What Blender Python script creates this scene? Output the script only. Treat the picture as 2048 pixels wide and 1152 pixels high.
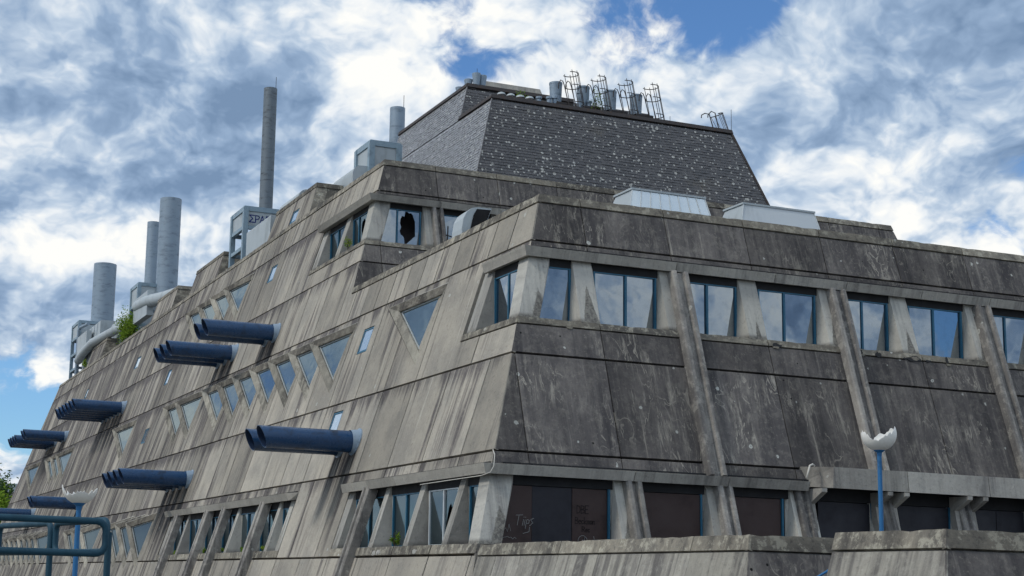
import bpy, bmesh, math, random
from mathutils import Vector, Matrix
random.seed(7)
S = bpy.context.scene
C = S.collection
for o in list(bpy.data.objects): bpy.data.objects.remove(o)

# ------------------------------------------------------------------ camera
# world frame: camera at the origin (eye level z=0), X along the short front, Y along the long left facade
RC = Matrix(((0.933443, 0.085089, 0.348489), (-0.357739, 0.148756, 0.921897), (0.026604, -0.985206, 0.169295)))
cam = bpy.data.cameras.new('camera'); camo = bpy.data.objects.new('camera', cam); C.objects.link(camo)
rot = RC @ Matrix(((1, 0, 0), (0, -1, 0), (0, 0, -1)))
camo.matrix_world = rot.to_4x4()
cam.sensor_width = 36.0; cam.lens = 3041.49 / 2048 * 36
cam.shift_x = (1024 - 772.68) / 2048; cam.shift_y = (646.32 - 576) / 2048
cam.clip_start = 0.1; cam.clip_end = 5000
S.camera = camo

# ------------------------------------------------------------------ light
SUN_DIR = Vector((-0.70, -0.06, 0.70)).normalized()
sun = bpy.data.lights.new('sun', 'SUN'); sun.energy = 1.5; sun.angle = math.radians(10); sun.color = (1.0, 0.95, 0.87)
suno = bpy.data.objects.new('sun', sun); C.objects.link(suno)
suno.rotation_euler = SUN_DIR.to_track_quat('Z', 'Y').to_euler(); suno.location = (-60, 0, 80)
S.view_settings.view_transform = 'Standard'; S.view_settings.look = 'None'
S.view_settings.exposure = 0.0; S.view_settings.gamma = 1.0
S.view_settings.use_curve_mapping = False
S.render.engine = 'CYCLES'
S.render.resolution_x, S.render.resolution_y = 1024, 576
S.cycles.use_adaptive_sampling = True; S.cycles.adaptive_threshold = 0.025
S.cycles.max_bounces = 4; S.cycles.diffuse_bounces = 1; S.cycles.glossy_bounces = 3; S.cycles.transmission_bounces = 2

# ------------------------------------------------------------------ node helper
class NT:
    def __init__(s, tree): s.t = tree; s.t.nodes.clear()
    def n(s, typ, ins=None, out=0, **pr):
        nd = s.t.nodes.new(typ)
        for k, v in pr.items(): setattr(nd, k, v)
        for k, v in (ins or {}).items():
            if isinstance(v, bpy.types.NodeSocket): s.t.links.new(v, nd.inputs[k])
            elif v is not None: nd.inputs[k].default_value = v
        return nd.outputs[out] if out is not None else nd
    def m(s, op, a, b=None, c=None, clamp=False):
        return s.n('ShaderNodeMath', {0: a, 1: b, 2: c}, operation=op, use_clamp=clamp)
    def vm(s, op, a, b=None, c=None, out=0):
        i = {0: a}
        if b is not None: i[1] = b
        if c is not None: i[2] = c
        return s.n('ShaderNodeVectorMath', i, out=out, operation=op)
    def ss(s, v, lo, hi, a=0.0, b=1.0):
        return s.n('ShaderNodeMapRange', {0: v, 1: lo, 2: hi, 3: a, 4: b}, interpolation_type='SMOOTHSTEP')
    def lin(s, v, lo, hi, a=0.0, b=1.0):
        return s.n('ShaderNodeMapRange', {0: v, 1: lo, 2: hi, 3: a, 4: b})
    def noise(s, vec, scale, detail=6, rough=0.55, dist=0.0, out=0):
        return s.n('ShaderNodeTexNoise', {'Vector': vec, 'Scale': scale, 'Detail': detail, 'Roughness': rough, 'Distortion': dist}, out=out)
    def mix(s, f, a, b, blend='MIX'):
        nd = s.t.nodes.new('ShaderNodeMix'); nd.data_type = 'RGBA'; nd.blend_type = blend
        for k, v in ((0, f), (6, a), (7, b)):
            if isinstance(v, bpy.types.NodeSocket): s.t.links.new(v, nd.inputs[k])
            else: nd.inputs[k].default_value = v if k == 0 else (tuple(v) + (1.0,))[:4]
        return nd.outputs[2]
    def sep(s, v):
        nd = s.n('ShaderNodeSeparateXYZ', {0: v}, out=None); return nd.outputs
    def comb(s, x, y, z): return s.n('ShaderNodeCombineXYZ', {0: x, 1: y, 2: z})

def pix_dir(u, v):
    d = RC @ Vector((u - 772.68, v - 646.32, 3041.49)); return d.normalized()

# ------------------------------------------------------------------ world: blue Nishita sky with a broken cloud deck
W = bpy.data.worlds.new('World'); S.world = W; W.use_nodes = True
W.cycles.sampling_method = 'MANUAL'; W.cycles.sample_map_resolution = 512
w = NT(W.node_tree)
skyn = w.n('ShaderNodeTexSky', out=None, sky_type='NISHITA')
skyn.sun_disc = False; skyn.sun_elevation = math.asin(SUN_DIR.z); skyn.sun_rotation = math.atan2(SUN_DIR.x, SUN_DIR.y)
skyn.air_density = 1.0; skyn.dust_density = 0.3; skyn.ozone_density = 4.0; skyn.altitude = 100
dirv = w.vm('NORMALIZE', w.n('ShaderNodeTexCoord', out=0))
# cloud deck coordinates: the dome flattened to a plane seen from below, seamless over the whole sky
dz_ = w.m('ADD', w.m('MAXIMUM', w.sep(dirv)[2], -0.05), 0.6)
P = w.vm('DIVIDE', dirv, w.comb(dz_, dz_, dz_))
def n2d(vec, scale, detail, rough, out=0):
    return w.n('ShaderNodeTexNoise', {'Vector': vec, 'Scale': scale, 'Detail': detail, 'Roughness': rough}, out=out, noise_dimensions='2D')
warp = n2d(P, 8.0, 4, 0.55, out=1)
Pw = w.vm('MULTIPLY_ADD', w.vm('SUBTRACT', warp, (0.5, 0.5, 0.5)), (0.055, 0.055, 0.0), w.vm('ADD', P, (3.17, 1.31, 0.0)))
n1 = n2d(Pw, 3.4, 11, 0.60)
n1o = n2d(w.vm('ADD', Pw, (-0.026, -0.020, 0.0)), 3.4, 7, 0.58)
n2 = n2d(w.vm('ADD', P, (7.3, 2.1, 0.0)), 2.2, 2, 0.5)
def puff(vec): return w.n('ShaderNodeTexVoronoi', {'Vector': vec, 'Scale': 5.6, 'Detail': 4.0, 'Roughness': 0.56, 'Lacunarity': 2.3, 'Smoothness': 0.22}, out=0, normalize=True, feature='SMOOTH_F1', voronoi_dimensions='2D')
vA = puff(Pw)
vB = puff(w.vm('ADD', Pw, (-0.0135, -0.010, 0.0)))
n3 = w.m('SUBTRACT', 1.0, vA)
def blob(u, v, ru, rv):
    """soft ellipse round the direction of a cloud gap or bank; radii in degrees"""
    c = pix_dir(u, v)
    q = w.vm('SUBTRACT', dirv, tuple(c))
    ks = 57.3
    q = w.vm('MULTIPLY', q, (ks / ru, ks / ru, ks / rv))
    return w.ss(w.vm('LENGTH', q, out=1), 0.0, 1.0, 1.0, 0.0)
def blobs(lst):
    acc = None
    for (u, v, ru, rv, a) in lst:
        b = w.m('MULTIPLY', blob(u, v, ru, rv), a)
        acc = b if acc is None else w.m('ADD', acc, b)
    return acc
# gaps (negative) and banks (positive) of cloud
gap = blobs([(1440, 15, 8.0, 3.6, -0.26), (885, 148, 2.6, 1.1, -0.06), (1070, 150, 3.5, 1.6, -0.03),
             (215, 505, 4.5, 1.2, -0.16), (20, 495, 3.5, 1.0, -0.13), (1520, 320, 3.0, 1.2, -0.04), (1740, 350, 2.4, 1.0, -0.05), (20, 890, 5.0, 3.0, -0.12),
             (520, 330, 7.0, 4.5, .12), (330, 330, 5, 4, .10), (60, 60, 7, 5, .10), (480, 120, 6.5, 6.0, .14), (1800, 150, 9, 6, .10), (740, 70, 5, 3.5, .10), (60, 340, 6, 4, .10), (1900, 430, 6, 3, .1), (60, 640, 6, 4, .10), (1640, 70, 3, 3, .10), (1000, 190, 6, 2, .04), (1450, 330, 5, 3, .06)])
shadeb = blobs([(470, 130, 6.0, 4.5, -0.17), (560, 300, 8.0, 5.5, -0.16), (60, 260, 5.0, 3.0, -0.10), (780, 90, 4.0, 2.8, .26), (620, 50, 3.0, 1.8, .14),
                (1180, 110, 6.0, 2.6, .20), (1500, 190, 6, 3, .08), (1900, 80, 6.0, 4.0, -0.12), (1760, 260, 6.0, 2.2, -0.06), (30, 770, 5, 3.5, .26), (240, 450, 5, 1.6, .26), (120, 540, 5, 1.4, .20), (80, 620, 6, 2.5, -.12),
                (1800, 400, 6, 2.4, .10), (120, 110, 7, 4, .04), (1000, 40, 7, 2.5, .12)])
dens = w.m('ADD', w.m('ADD', w.m('ADD', n1, gap), 0.085), w.m('MULTIPLY', w.m('SUBTRACT', n3, 0.74), 0.40))
cover = w.ss(dens, 0.385, 0.475)
thick = w.ss(dens, 0.54, 0.82)
rel = w.m('ADD', w.m('MULTIPLY', w.m('SUBTRACT', n1, n1o), 3.4), w.m('MULTIPLY', w.m('SUBTRACT', vB, vA), 2.4))
br = w.m('ADD', w.m('ADD', 0.60, rel), w.m('MULTIPLY', thick, -0.20))
br = w.m('ADD', br, w.m('MULTIPLY', w.m('SUBTRACT', n2, 0.5), 0.5))
br = w.m('ADD', br, w.m('MULTIPLY', w.m('SUBTRACT', n3, 0.74), 0.7))
br = w.m('ADD', br, shadeb, clamp=True)
ramp = w.n('ShaderNodeValToRGB', {0: br}, out=None)
er = ramp.color_ramp.elements
er[0].position = 0.0; er[0].color = (0.19, 0.29, 0.45, 1)
er[1].position = 1.0; er[1].color = (1.0, 1.0, 0.97, 1)
for p_, c_ in ((0.30, (0.30, 0.42, 0.60, 1)), (0.55, (0.52, 0.63, 0.77, 1)), (0.78, (0.82, 0.87, 0.92, 1))):
    e_ = er.new(p_); e_.color = c_
blue = w.vm('SCALE', skyn.outputs[0]); blue.node.inputs[3].default_value = 0.10
blue = w.mix(1.0, blue, (0.85, 1.12, 1.35), 'MULTIPLY')
cloud = ramp.outputs[0]
skycol = w.mix(cover, blue, cloud)
bg = w.n('ShaderNodeBackground', {0: skycol, 1: 1.0})
w.n('ShaderNodeOutputWorld', {0: bg}, out=None)

# ------------------------------------------------------------------ geometry helpers
T = 0.319; X0 = 19.40; Y0 = 41.785; Y2 = 60.327; ZR = 4.1
NRM = 1 / math.sqrt(1 + T * T)
NL = Vector((-NRM, 0, T * NRM)); NR = Vector((0, -NRM, T * NRM))
def PL(y, z, d=0.0): return Vector((X0 + T * (z - ZR), y, z)) + NL * d
def PR(x, z, d=0.0, y0=Y0): return Vector((x, y0 + T * (z - ZR), z)) + NR * d
def PRf(y0): return lambda x, z, d=0.0: PR(x, z, d, y0)

class MB:
    def __init__(s): s.v = []; s.f = []
    def add(s, vs, fs):
        o = len(s.v); s.v += [tuple(p) for p in vs]; s.f += [tuple(i + o for i in f) for f in fs]; return s
    def prism(s, bottom, top):
        n = len(bottom)
        fs = [tuple(range(n))[::-1], tuple(range(n, 2 * n))]
        fs += [(i, (i + 1) % n, n + (i + 1) % n, n + i) for i in range(n)]
        return s.add(list(bottom) + list(top), fs)
    def box(s, a, b):
        (x0, y0, z0), (x1, y1, z1) = a, b
        return s.prism([(x0, y0, z0), (x1, y0, z0), (x1, y1, z0), (x0, y1, z0)], [(x0, y0, z1), (x1, y0, z1), (x1, y1, z1), (x0, y1, z1)])
    def tube(s, pts, r, seg=10, r2=None, cap=True, closed=False):
        pts = [Vector(p) for p in pts]; n = len(pts); rings = []
        nrm = None
        for i, p in enumerate(pts):
            a = pts[(i - 1) % n] if (closed or i > 0) else p; b = pts[(i + 1) % n] if (closed or i < n - 1) else p
            d = (b - a).normalized()
            if nrm is None:
                nrm = d.orthogonal().normalized()
            else:
                nrm = (nrm - d * nrm.dot(d)); nrm = nrm.normalized() if nrm.length > 1e-5 else d.orthogonal().normalized()
            bi = d.cross(nrm)
            rr = r if r2 is None else r + (r2 - r) * i / max(1, n - 1)
            rings.append([p + (nrm * math.cos(2 * math.pi * k / seg) + bi * math.sin(2 * math.pi * k / seg)) * rr for k in range(seg)])
        vs = [q for ring in rings for q in ring]; fs = []
        for i in range(n if closed else n - 1):
            j = (i + 1) % n
            for k in range(seg):
                k2 = (k + 1) % seg
                fs.append((i * seg + k, i * seg + k2, j * seg + k2, j * seg + k))
        if cap and not closed:
            fs.append(tuple(range(seg))[::-1]); fs.append(tuple((n - 1) * seg + k for k in range(seg)))
        return s.add(vs, fs)
    def lathe(s, prof, center=(0, 0, 0), seg=24):
        cx, cy, cz = center; vs = []; fs = []
        for (r, z) in prof:
            vs += [(cx + r * math.cos(2 * math.pi * k / seg), cy + r * math.sin(2 * math.pi * k / seg), cz + z) for k in range(seg)]
        for i in range(len(prof) - 1):
            for k in range(seg):
                k2 = (k + 1) % seg
                fs.append((i * seg + k, i * seg + k2, (i + 1) * seg + k2, (i + 1) * seg + k))
        return s.add(vs, fs)
    def build(s, name, mat, parent=None, smooth=False, recalc=True, angle=None):
        me = bpy.data.meshes.new(name); me.from_pydata(s.v, [], s.f)
        if recalc:
            bm = bmesh.new(); bm.from_mesh(me); bmesh.ops.recalc_face_normals(bm, faces=bm.faces); bm.to_mesh(me); bm.free()
        if mat is not None: me.materials.append(mat)
        if smooth:
            for p in me.polygons: p.use_smooth = True
            if angle: me.set_sharp_from_angle(angle=math.radians(angle))
        me.update()
        o = bpy.data.objects.new(name, me); C.objects.link(o)
        if parent is not None: adopt(parent, o)
        return o

def empty(name, label, cat, loc=(0, 0, 0), group=None):
    o = bpy.data.objects.new(name, None); C.objects.link(o); o.location = loc; o.empty_display_size = 0.2
    tag(o, label, cat, group); return o
def tag(o, label=None, cat=None, group=None, kind=None):
    if label: o['label'] = label
    if cat: o['category'] = cat
    if group: o['group'] = group
    if kind: o['kind'] = kind
    return o
def adopt(parent, *objs):
    """parent with world geometry kept in place (the Empty stands at the thing's base)"""
    for o in objs:
        o.parent = parent
        if parent.type == 'EMPTY': o.matrix_parent_inverse = Matrix.Translation(-parent.location)

# ------------------------------------------------------------------ materials
MATS = {}
def principled(name, color, rough=0.6, metal=0.0, spec=0.5):
    m = bpy.data.materials.new(name); m.use_nodes = True; t = NT(m.node_tree)
    b = t.n('ShaderNodeBsdfPrincipled', {'Roughness': rough, 'Metallic': metal, 'Specular IOR Level': spec}, out=None)
    if isinstance(color, bpy.types.NodeSocket): pass
    else: b.inputs['Base Color'].default_value = tuple(color) + (1,)
    t.n('ShaderNodeOutputMaterial', {0: b.outputs[0]}, out=None)
    MATS[name] = m
    return m, t, b
def link(t, s, b, name): t.t.links.new(s, b.inputs[name])
def bump(t, b, h, strength, dist=0.02):
    nb = t.n('ShaderNodeBump', {'Strength': strength, 'Distance': dist, 'Height': h}); link(t, nb, b, 'Normal')

# pipe groups on the left facade: (first y, count, z) also drive the run-off stains below them
PIPES = [(55.37, 2, 5.40), (74.5, 2, 12.64), (82.64, 3, 12.67), (114.01, 6, 12.65), (140.42, 2, 12.6), (146.26, 4, 12.55), (82.37, 4, 5.42), (116.24, 2, 5.42), (142.38, 2, 5.5)]

def concrete(name, axis, light, mid, dark, pale, k_dark=(0.46, 0.66), ivy=0.0, lichen=0.0, stains=False, amt=0.75, moss=0.0, grow=None, barcode=0.25, crust=0.0, pits=0.0):
    m, t, b = principled(name, light, 0.92, 0, 0.25)
    pos = t.n('ShaderNodeNewGeometry', out=0); sx, sy, sz = t.sep(pos)
    rnd = t.n('ShaderNodeObjectInfo', out=5)
    wob = t.m('MULTIPLY', t.m('SUBTRACT', t.noise(pos, 1.1, 3), 0.5), 0.10)
    a = t.m('ADD', sy if axis == 'y' else sx, wob)
    r10 = t.m('MULTIPLY', rnd, 7.0)
    s1 = t.noise(t.comb(t.m('MULTIPLY', a, 0.85), t.m('MULTIPLY', sz, 0.16), r10), 1.0, 4, 0.55)
    s2 = t.noise(t.comb(t.m('MULTIPLY', a, 4.4), t.m('MULTIPLY', sz, 0.13), t.m('ADD', r10, 3.7)), 1.0, 6, 0.64)
    s3 = t.noise(t.comb(t.m('MULTIPLY', a, 11.0), t.m('MULTIPLY', sz, 0.9), 1.7), 1.0, 4, 0.6)
    blot = t.noise(pos, 0.45, 7, 0.62)
    fine = t.noise(pos, 9.0, 8, 0.70)
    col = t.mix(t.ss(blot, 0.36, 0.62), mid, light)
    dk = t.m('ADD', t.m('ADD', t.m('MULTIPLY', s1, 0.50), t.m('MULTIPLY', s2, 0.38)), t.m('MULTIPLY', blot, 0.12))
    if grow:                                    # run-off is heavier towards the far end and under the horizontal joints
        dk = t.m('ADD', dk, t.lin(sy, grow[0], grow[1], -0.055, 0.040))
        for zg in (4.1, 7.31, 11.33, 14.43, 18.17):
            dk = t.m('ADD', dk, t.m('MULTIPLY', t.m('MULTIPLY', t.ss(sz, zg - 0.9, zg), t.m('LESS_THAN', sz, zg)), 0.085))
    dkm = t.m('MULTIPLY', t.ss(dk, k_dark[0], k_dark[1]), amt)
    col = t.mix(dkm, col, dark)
    pl = t.m('MULTIPLY', t.ss(s2, 0.40, 0.24), 0.65)
    col = t.mix(pl, col, pale)
    col = t.mix(t.m('MULTIPLY', t.ss(s3, 0.50, 0.75), barcode), col, dark)
    col = t.mix(t.m('MULTIPLY', t.ss(fine, 0.54, 0.72), 0.5), col, dark)
    col = t.mix(t.m('MULTIPLY', t.ss(fine, 0.44, 0.28), 0.35), col, pale)
    if stains:
        acc = None
        for (y0, n, z) in PIPES:
            yc, hw = y0 + 0.8 * (n - 1), 0.8 * (n - 1) + 0.75
            ay = t.m('ABSOLUTE', t.m('SUBTRACT', sy, yc))
            f = t.m('MULTIPLY', t.ss(ay, hw, hw - 0.45), t.ss(sz, z - 4.2, z - 0.6))
            f = t.m('MULTIPLY', f, t.m('LESS_THAN', sz, z + 0.1))
            acc = f if acc is None else t.m('MAXIMUM', acc, f)
        acc = t.m('MULTIPLY', acc, t.ss(s2, 0.30, 0.56, 0.35, 0.98))
        col = t.mix(acc, col, (0.022, 0.021, 0.024))
    if ivy > 0:
        iv = t.noise(t.comb(t.m('MULTIPLY', a, 1.7), t.m('MULTIPLY', sz, 0.5), 4.4), 1.0, 3, 0.6, 0.9)
        lines = t.ss(t.m('ABSOLUTE', t.m('SUBTRACT', iv, 0.5)), 0.012, 0.003)
        patch = t.m('MAXIMUM', t.ss(t.noise(pos, 0.42, 3, 0.5), 0.46, 0.62), t.m('MULTIPLY', t.ss(sz, 11.2, 11.5), .30))
        mott = t.ss(t.noise(t.comb(t.m('MULTIPLY', a, 4.0), t.m('MULTIPLY', sz, 0.9), 2.2), 1.0, 8, 0.72, 0.4), 0.50, 0.70)
        f = t.m('MULTIPLY', t.m('MAXIMUM', t.m('MULTIPLY', lines, .8), mott), t.m('MULTIPLY', patch, ivy))
        col = t.mix(f, col, pale)
    if crust > 0:
        cr = t.noise(pos, 3.2, 9, 0.72)
        col = t.mix(t.m('MULTIPLY', t.ss(cr, 0.50, 0.60), crust), col, pale)
        col = t.mix(t.m('MULTIPLY', t.ss(cr, 0.44, 0.34), crust), col, dark)
    if pits > 0:
        vp = t.n('ShaderNodeTexVoronoi', {'Vector': pos, 'Scale': 1.5}, out=None)
        pf = t.m('MULTIPLY', t.ss(vp.outputs[0], 0.062, 0.045), t.m('GREATER_THAN', t.sep(vp.outputs[1])[2], 1 - pits))
        col = t.mix(pf, col, (0.012, 0.012, 0.012))
    if moss > 0:                                # mossy wedge climbing up the foot of a pier
        gx, gy, gz = t.sep(t.n('ShaderNodeTexCoord', out=0))
        off = t.m('ABSOLUTE', t.m('SUBTRACT', gx if axis == 'x' else gy, 0.55))
        hgt = t.m('SUBTRACT', t.lin(rnd, 0, 1, 0.15, 0.85), t.m('MULTIPLY', off, 1.9))
        hgt = t.m('ADD', hgt, t.m('MULTIPLY', t.m('SUBTRACT', fine, 0.5), 0.35))
        f = t.ss(t.m('SUBTRACT', gz, hgt), 0.04, -0.06)
        f = t.m('MULTIPLY', t.m('MAXIMUM', f, t.ss(gz, .10, .02)), moss)
        col = t.mix(f, col, t.mix(t.ss(fine, .4, .6), (0.09, 0.085, 0.08), (0.24, 0.23, 0.20)))
    if lichen > 0:
        vor = t.n('ShaderNodeTexVoronoi', {'Vector': t.vm('MULTIPLY_ADD', t.n('ShaderNodeTexNoise', {'Vector': pos, 'Scale': 6.0}, out=1), (.12, .12, .12), pos), 'Scale': 3.3, 'Randomness': 1.0}, out=None)
        sel, g_, _ = t.sep(vor.outputs[1])
        dst = t.m('DIVIDE', vor.outputs[0], t.m('ADD', t.m('MULTIPLY', g_, 0.24), 0.08))
        ring = t.m('MULTIPLY', t.ss(dst, 1.0, 0.80), t.ss(dst, 0.1, 0.6, 0.2, 1.0))
        f = t.m('MULTIPLY', ring, t.m('GREATER_THAN', t.m('MULTIPLY', sel, t.ss(t.noise(pos, .8, 2), .42, .62, .6, 1.0)), 1.0 - lichen))
        col = t.mix(t.m('MULTIPLY', f, 0.85), col, (0.50, 0.51, 0.47))
    tint = t.lin(rnd, 0, 1, 0.78, 1.20)
    col = t.mix(1.0, col, t.comb(tint, tint, tint), 'MULTIPLY')
    link(t, col, b, 'Base Color')
    bump(t, b, t.m('ADD', fine, t.m('MULTIPLY', s3, 0.4)), 0.7, 0.03)
    return m
M_LEFT = concrete('weathered_concrete_streaked', 'y', (0.405, 0.372, 0.312), (0.295, 0.276, 0.240), (0.072, 0.064, 0.068), (0.60, 0.565, 0.48), (0.47, 0.60), stains=True, lichen=0.12, amt=0.86, grow=(46, 110), barcode=.12, crust=.06)
M_FRONT = concrete('shade_and_crust_concrete_ivy_traces', 'x', (0.160, 0.147, 0.138), (0.098, 0.091, 0.089), (0.036, 0.035, 0.039), (0.42, 0.39, 0.33), (0.43, 0.62), ivy=.8, lichen=0.22, amt=0.75, crust=.12, pits=.35)  # darker tone carries the front's shade as well as crust and ivy traces
M_CAP = concrete('lichen_crusted_coping', 'y', (0.30, 0.272, 0.218), (0.17, 0.158, 0.135), (0.055, 0.052, 0.05), (0.47, 0.445, 0.36), (0.44, 0.62), lichen=0.2, crust=.6)
M_CANOPY = concrete('canopy_concrete', 'x', (0.46, 0.44, 0.39), (0.37, 0.352, 0.315), (0.12, 0.115, 0.113), (0.58, 0.56, 0.50), (0.47, 0.64), lichen=0.08, amt=0.7, crust=.18)
M_RIB = concrete('rib_concrete', 'x', (0.36, 0.34, 0.31), (0.24, 0.228, 0.212), (0.07, 0.068, 0.07), (0.50, 0.48, 0.425), (0.43, 0.61), lichen=0.18, amt=0.8, crust=.35)
M_PIER = concrete('pale_pier_concrete', 'x', (0.58, 0.57, 0.51), (0.46, 0.45, 0.41), (0.15, 0.145, 0.145), (0.70, 0.685, 0.62), (0.50, 0.66), amt=0.75, moss=.9)
M_PIERL = concrete('pale_pier_concrete_left', 'y', (0.46, 0.45, 0.405), (0.37, 0.36, 0.33), (0.12, 0.115, 0.115), (0.58, 0.565, 0.51), (0.48, 0.66), amt=0.75, moss=.6)
M_WALL = concrete('terrace_wall_concrete', 'y', (0.40, 0.38, 0.325), (0.30, 0.285, 0.252), (0.085, 0.08, 0.08), (0.56, 0.54, 0.47), (0.45, 0.60), amt=.85, crust=.2)

def slate_mat():
    m, t, b = principled('lichen_spotted_slate', (0.05, 0.05, 0.055), 0.5, 0, 0.5)
    pos = t.n('ShaderNodeNewGeometry', out=0)
    big = t.noise(pos, 0.35, 5, 0.6); fine = t.noise(pos, 14, 6, 0.65)
    cell = t.n('ShaderNodeTexVoronoi', {'Vector': pos, 'Scale': 3.2}, out=1)
    col = t.mix(t.ss(fine, 0.3, 0.7), (0.036, 0.035, 0.037), (0.066, 0.063, 0.066))
    col = t.mix(t.m('MULTIPLY', t.sep(cell)[0], 0.5), col, (0.105, 0.10, 0.102))
    col = t.mix(t.ss(big, 0.56, 0.72, 0, .5), col, (0.10, 0.085, 0.06))
    nx = t.sep(t.n('ShaderNodeNewGeometry', out=1))[0]
    col = t.mix(t.m('MULTIPLY', t.ss(nx, -0.4, -0.8), t.ss(fine, .3, .6, .55, .95)), col, (0.24, 0.24, 0.245))   # left-facing slates coloured paler for their sky sheen
    mask = t.ss(t.noise(pos, 0.30, 3, 0.5), 0.38, 0.62, 0.35, 1.0)
    for sc, th, rr in ((3.4, 0.24, 0.25), (4.6, 0.26, 0.27)):
        vor = t.n('ShaderNodeTexVoronoi', {'Vector': t.vm('ADD', pos, (sc, 0.3, 0)), 'Scale': sc}, out=None)
        r_, g_, _ = t.sep(vor.outputs[1])
        rad = t.m('ADD', t.m('MULTIPLY', g_, rr), 0.09)
        dst = t.m('DIVIDE', t.m('ADD', vor.outputs[0], t.m('MULTIPLY', t.m('SUBTRACT', fine, .5), .12)), rad)
        f = t.m('MULTIPLY', t.ss(dst, 1.0, 0.75), t.ss(dst, 0.15, 0.6, 0.45, 1.0))
        f = t.m('MULTIPLY', f, t.m('GREATER_THAN', t.m('MULTIPLY', r_, mask), th * 0.72))
        col = t.mix(t.m('MULTIPLY', f, 0.9), col, (0.50, 0.50, 0.46))
    link(t, col, b, 'Base Color'); bump(t, b, fine, 0.35, 0.01)
    link(t, t.lin(fine, 0, 1, 0.12, 0.40), b, 'Roughness'); b.inputs['IOR'].default_value = 1.62
    return m
M_SLATE = slate_mat()

def paint(name, col, dirt, rough=0.35, grunge=0.5, scale=2.0, axis_z=1.0, metal=0.0):
    m, t, b = principled(name, col, rough, metal, 0.5)
    pos = t.n('ShaderNodeNewGeometry', out=0)
    p = t.vm('MULTIPLY', pos, (1, 1, axis_z))
    n_ = t.noise(p, scale, 8, 0.65); f_ = t.noise(pos, 18, 5, 0.6)
    c_ = t.mix(t.m('MULTIPLY', t.ss(n_, 0.5, 0.72), grunge), col, dirt)
    c_ = t.mix(t.m('MULTIPLY', t.ss(f_, 0.56, 0.75), grunge * 0.5), c_, dirt)
    link(t, c_, b, 'Base Color'); link(t, t.lin(n_, 0.3, 0.8, rough - 0.06, rough + 0.25), b, 'Roughness')
    bump(t, b, f_, 0.12, 0.01)
    return m
M_BLUE = paint('blue_pipe_paint', (0.016, 0.062, 0.155), (0.007, 0.012, 0.022), 0.24, 0.85, 2.2)
M_BLUE_IN = paint('blue_pipe_inside', (0.010, 0.03, 0.08), (0.006, 0.008, 0.012), 0.6, 0.5)
M_FLANGE = paint('pale_blue_flange', (0.28, 0.37, 0.47), (0.09, 0.12, 0.15), 0.45, 0.5, 3)
M_TEAL = paint('teal_window_steel', (0.018, 0.125, 0.215), (0.012, 0.05, 0.09), 0.45, 0.4, 4)
M_RAIL = paint('dark_teal_railing_paint', (0.003, 0.050, 0.085), (0.002, 0.026, 0.048), 0.60, 0.55, 6)
M_LAMP = paint('blue_lamp_post_paint', (0.015, 0.14, 0.34), (0.01, 0.06, 0.14), 0.45, 0.5, 5)
M_ZINC = paint('galvanised_steel', (0.28, 0.355, 0.43), (0.13, 0.165, 0.20), 0.5, 0.7, 1.1, 3.0, 0.25)
M_FRAME = paint('blue_grey_steel_frame', (0.26, 0.36, 0.43), (0.10, 0.12, 0.14), 0.5, 0.6, 1.5)
M_WHITE = paint('pale_sheet_metal', (0.44, 0.49, 0.51), (0.25, 0.28, 0.29), 0.45, 0.6, 1.0, 0.5, 0.1)
M_SHEET = paint('translucent_rooflight_sheet', (0.60, 0.65, 0.68), (0.42, 0.46, 0.48), 0.4, 0.6, 1.2, 0.3)
M_ZINCDARK = paint('sooty_galvanised_steel', (0.165, 0.20, 0.23), (0.07, 0.08, 0.09), 0.55, 0.85, 1.6, 3.0, 0.2)
M_LIGHTMETAL = paint('aluminium_window_frame', (0.55, 0.60, 0.62), (0.35, 0.38, 0.4), 0.4, 0.3, 4)
M_DARK = paint('dark_rusty_steel', (0.045, 0.040, 0.040), (0.10, 0.055, 0.035), 0.7, 0.6, 5)
M_BOARD = paint('brown_board', (0.046, 0.025, 0.022), (0.020, 0.012, 0.012), 0.55, 0.6, 1.5)
M_NAVY = paint('navy_board', (0.012, 0.012, 0.020), (0.007, 0.007, 0.012), 0.5, 0.6, 1.5)
M_ROOM = paint('dim_room', (0.085, 0.075, 0.08), (0.04, 0.036, 0.04), 0.9, 0.5, 0.6)
M_HEAD = paint('shade_black_head_and_spall', (0.016, 0.017, 0.019), (0.03, 0.03, 0.03), 0.8, 0.4, 2)  # near black imitates the canopy shadow over the windows; spalls reuse it
M_DECK = paint('bitumen_deck', (0.09, 0.088, 0.085), (0.05, 0.05, 0.05), 0.9, 0.6, 0.6)
M_GLASSLAMP = paint('opal_lamp_glass', (0.86, 0.85, 0.80), (0.60, 0.57, 0.50), 0.35, 0.35, 6)
M_CHALK = paint('chalk_scrawl', (0.30, 0.30, 0.29), (0.12, 0.12, 0.12), 0.9, 0.2)
M_BLACKTAG = paint('black_scrawl', (0.008, 0.008, 0.009), (0.005, 0.005, 0.005), 0.8, 0.2)
M_FAINT = paint('faint_scrawl', (0.020, 0.014, 0.014), (0.035, 0.02, 0.02), 0.8, 0.6, 4)
M_BLUETAG = paint('blue_scrawl', (0.012, 0.03, 0.20), (0.01, 0.02, 0.12), 0.7, 0.2)
M_GROUND = paint('gravelly_ground', (0.16, 0.15, 0.13), (0.08, 0.09, 0.05), 0.95, 0.7, 0.4)
M_BARK = paint('bark', (0.09, 0.07, 0.05), (0.04, 0.03, 0.025), 0.9, 0.6, 5)
M_CABLE = paint('white_cable_sheath', (0.62, 0.60, 0.54), (0.4, 0.38, 0.33), 0.6, 0.4, 6)
M_SHARD = paint('cracked_glass_green', (0.10, 0.20, 0.19), (0.45, 0.55, 0.52), 0.15, 0.9, 7)

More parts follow.
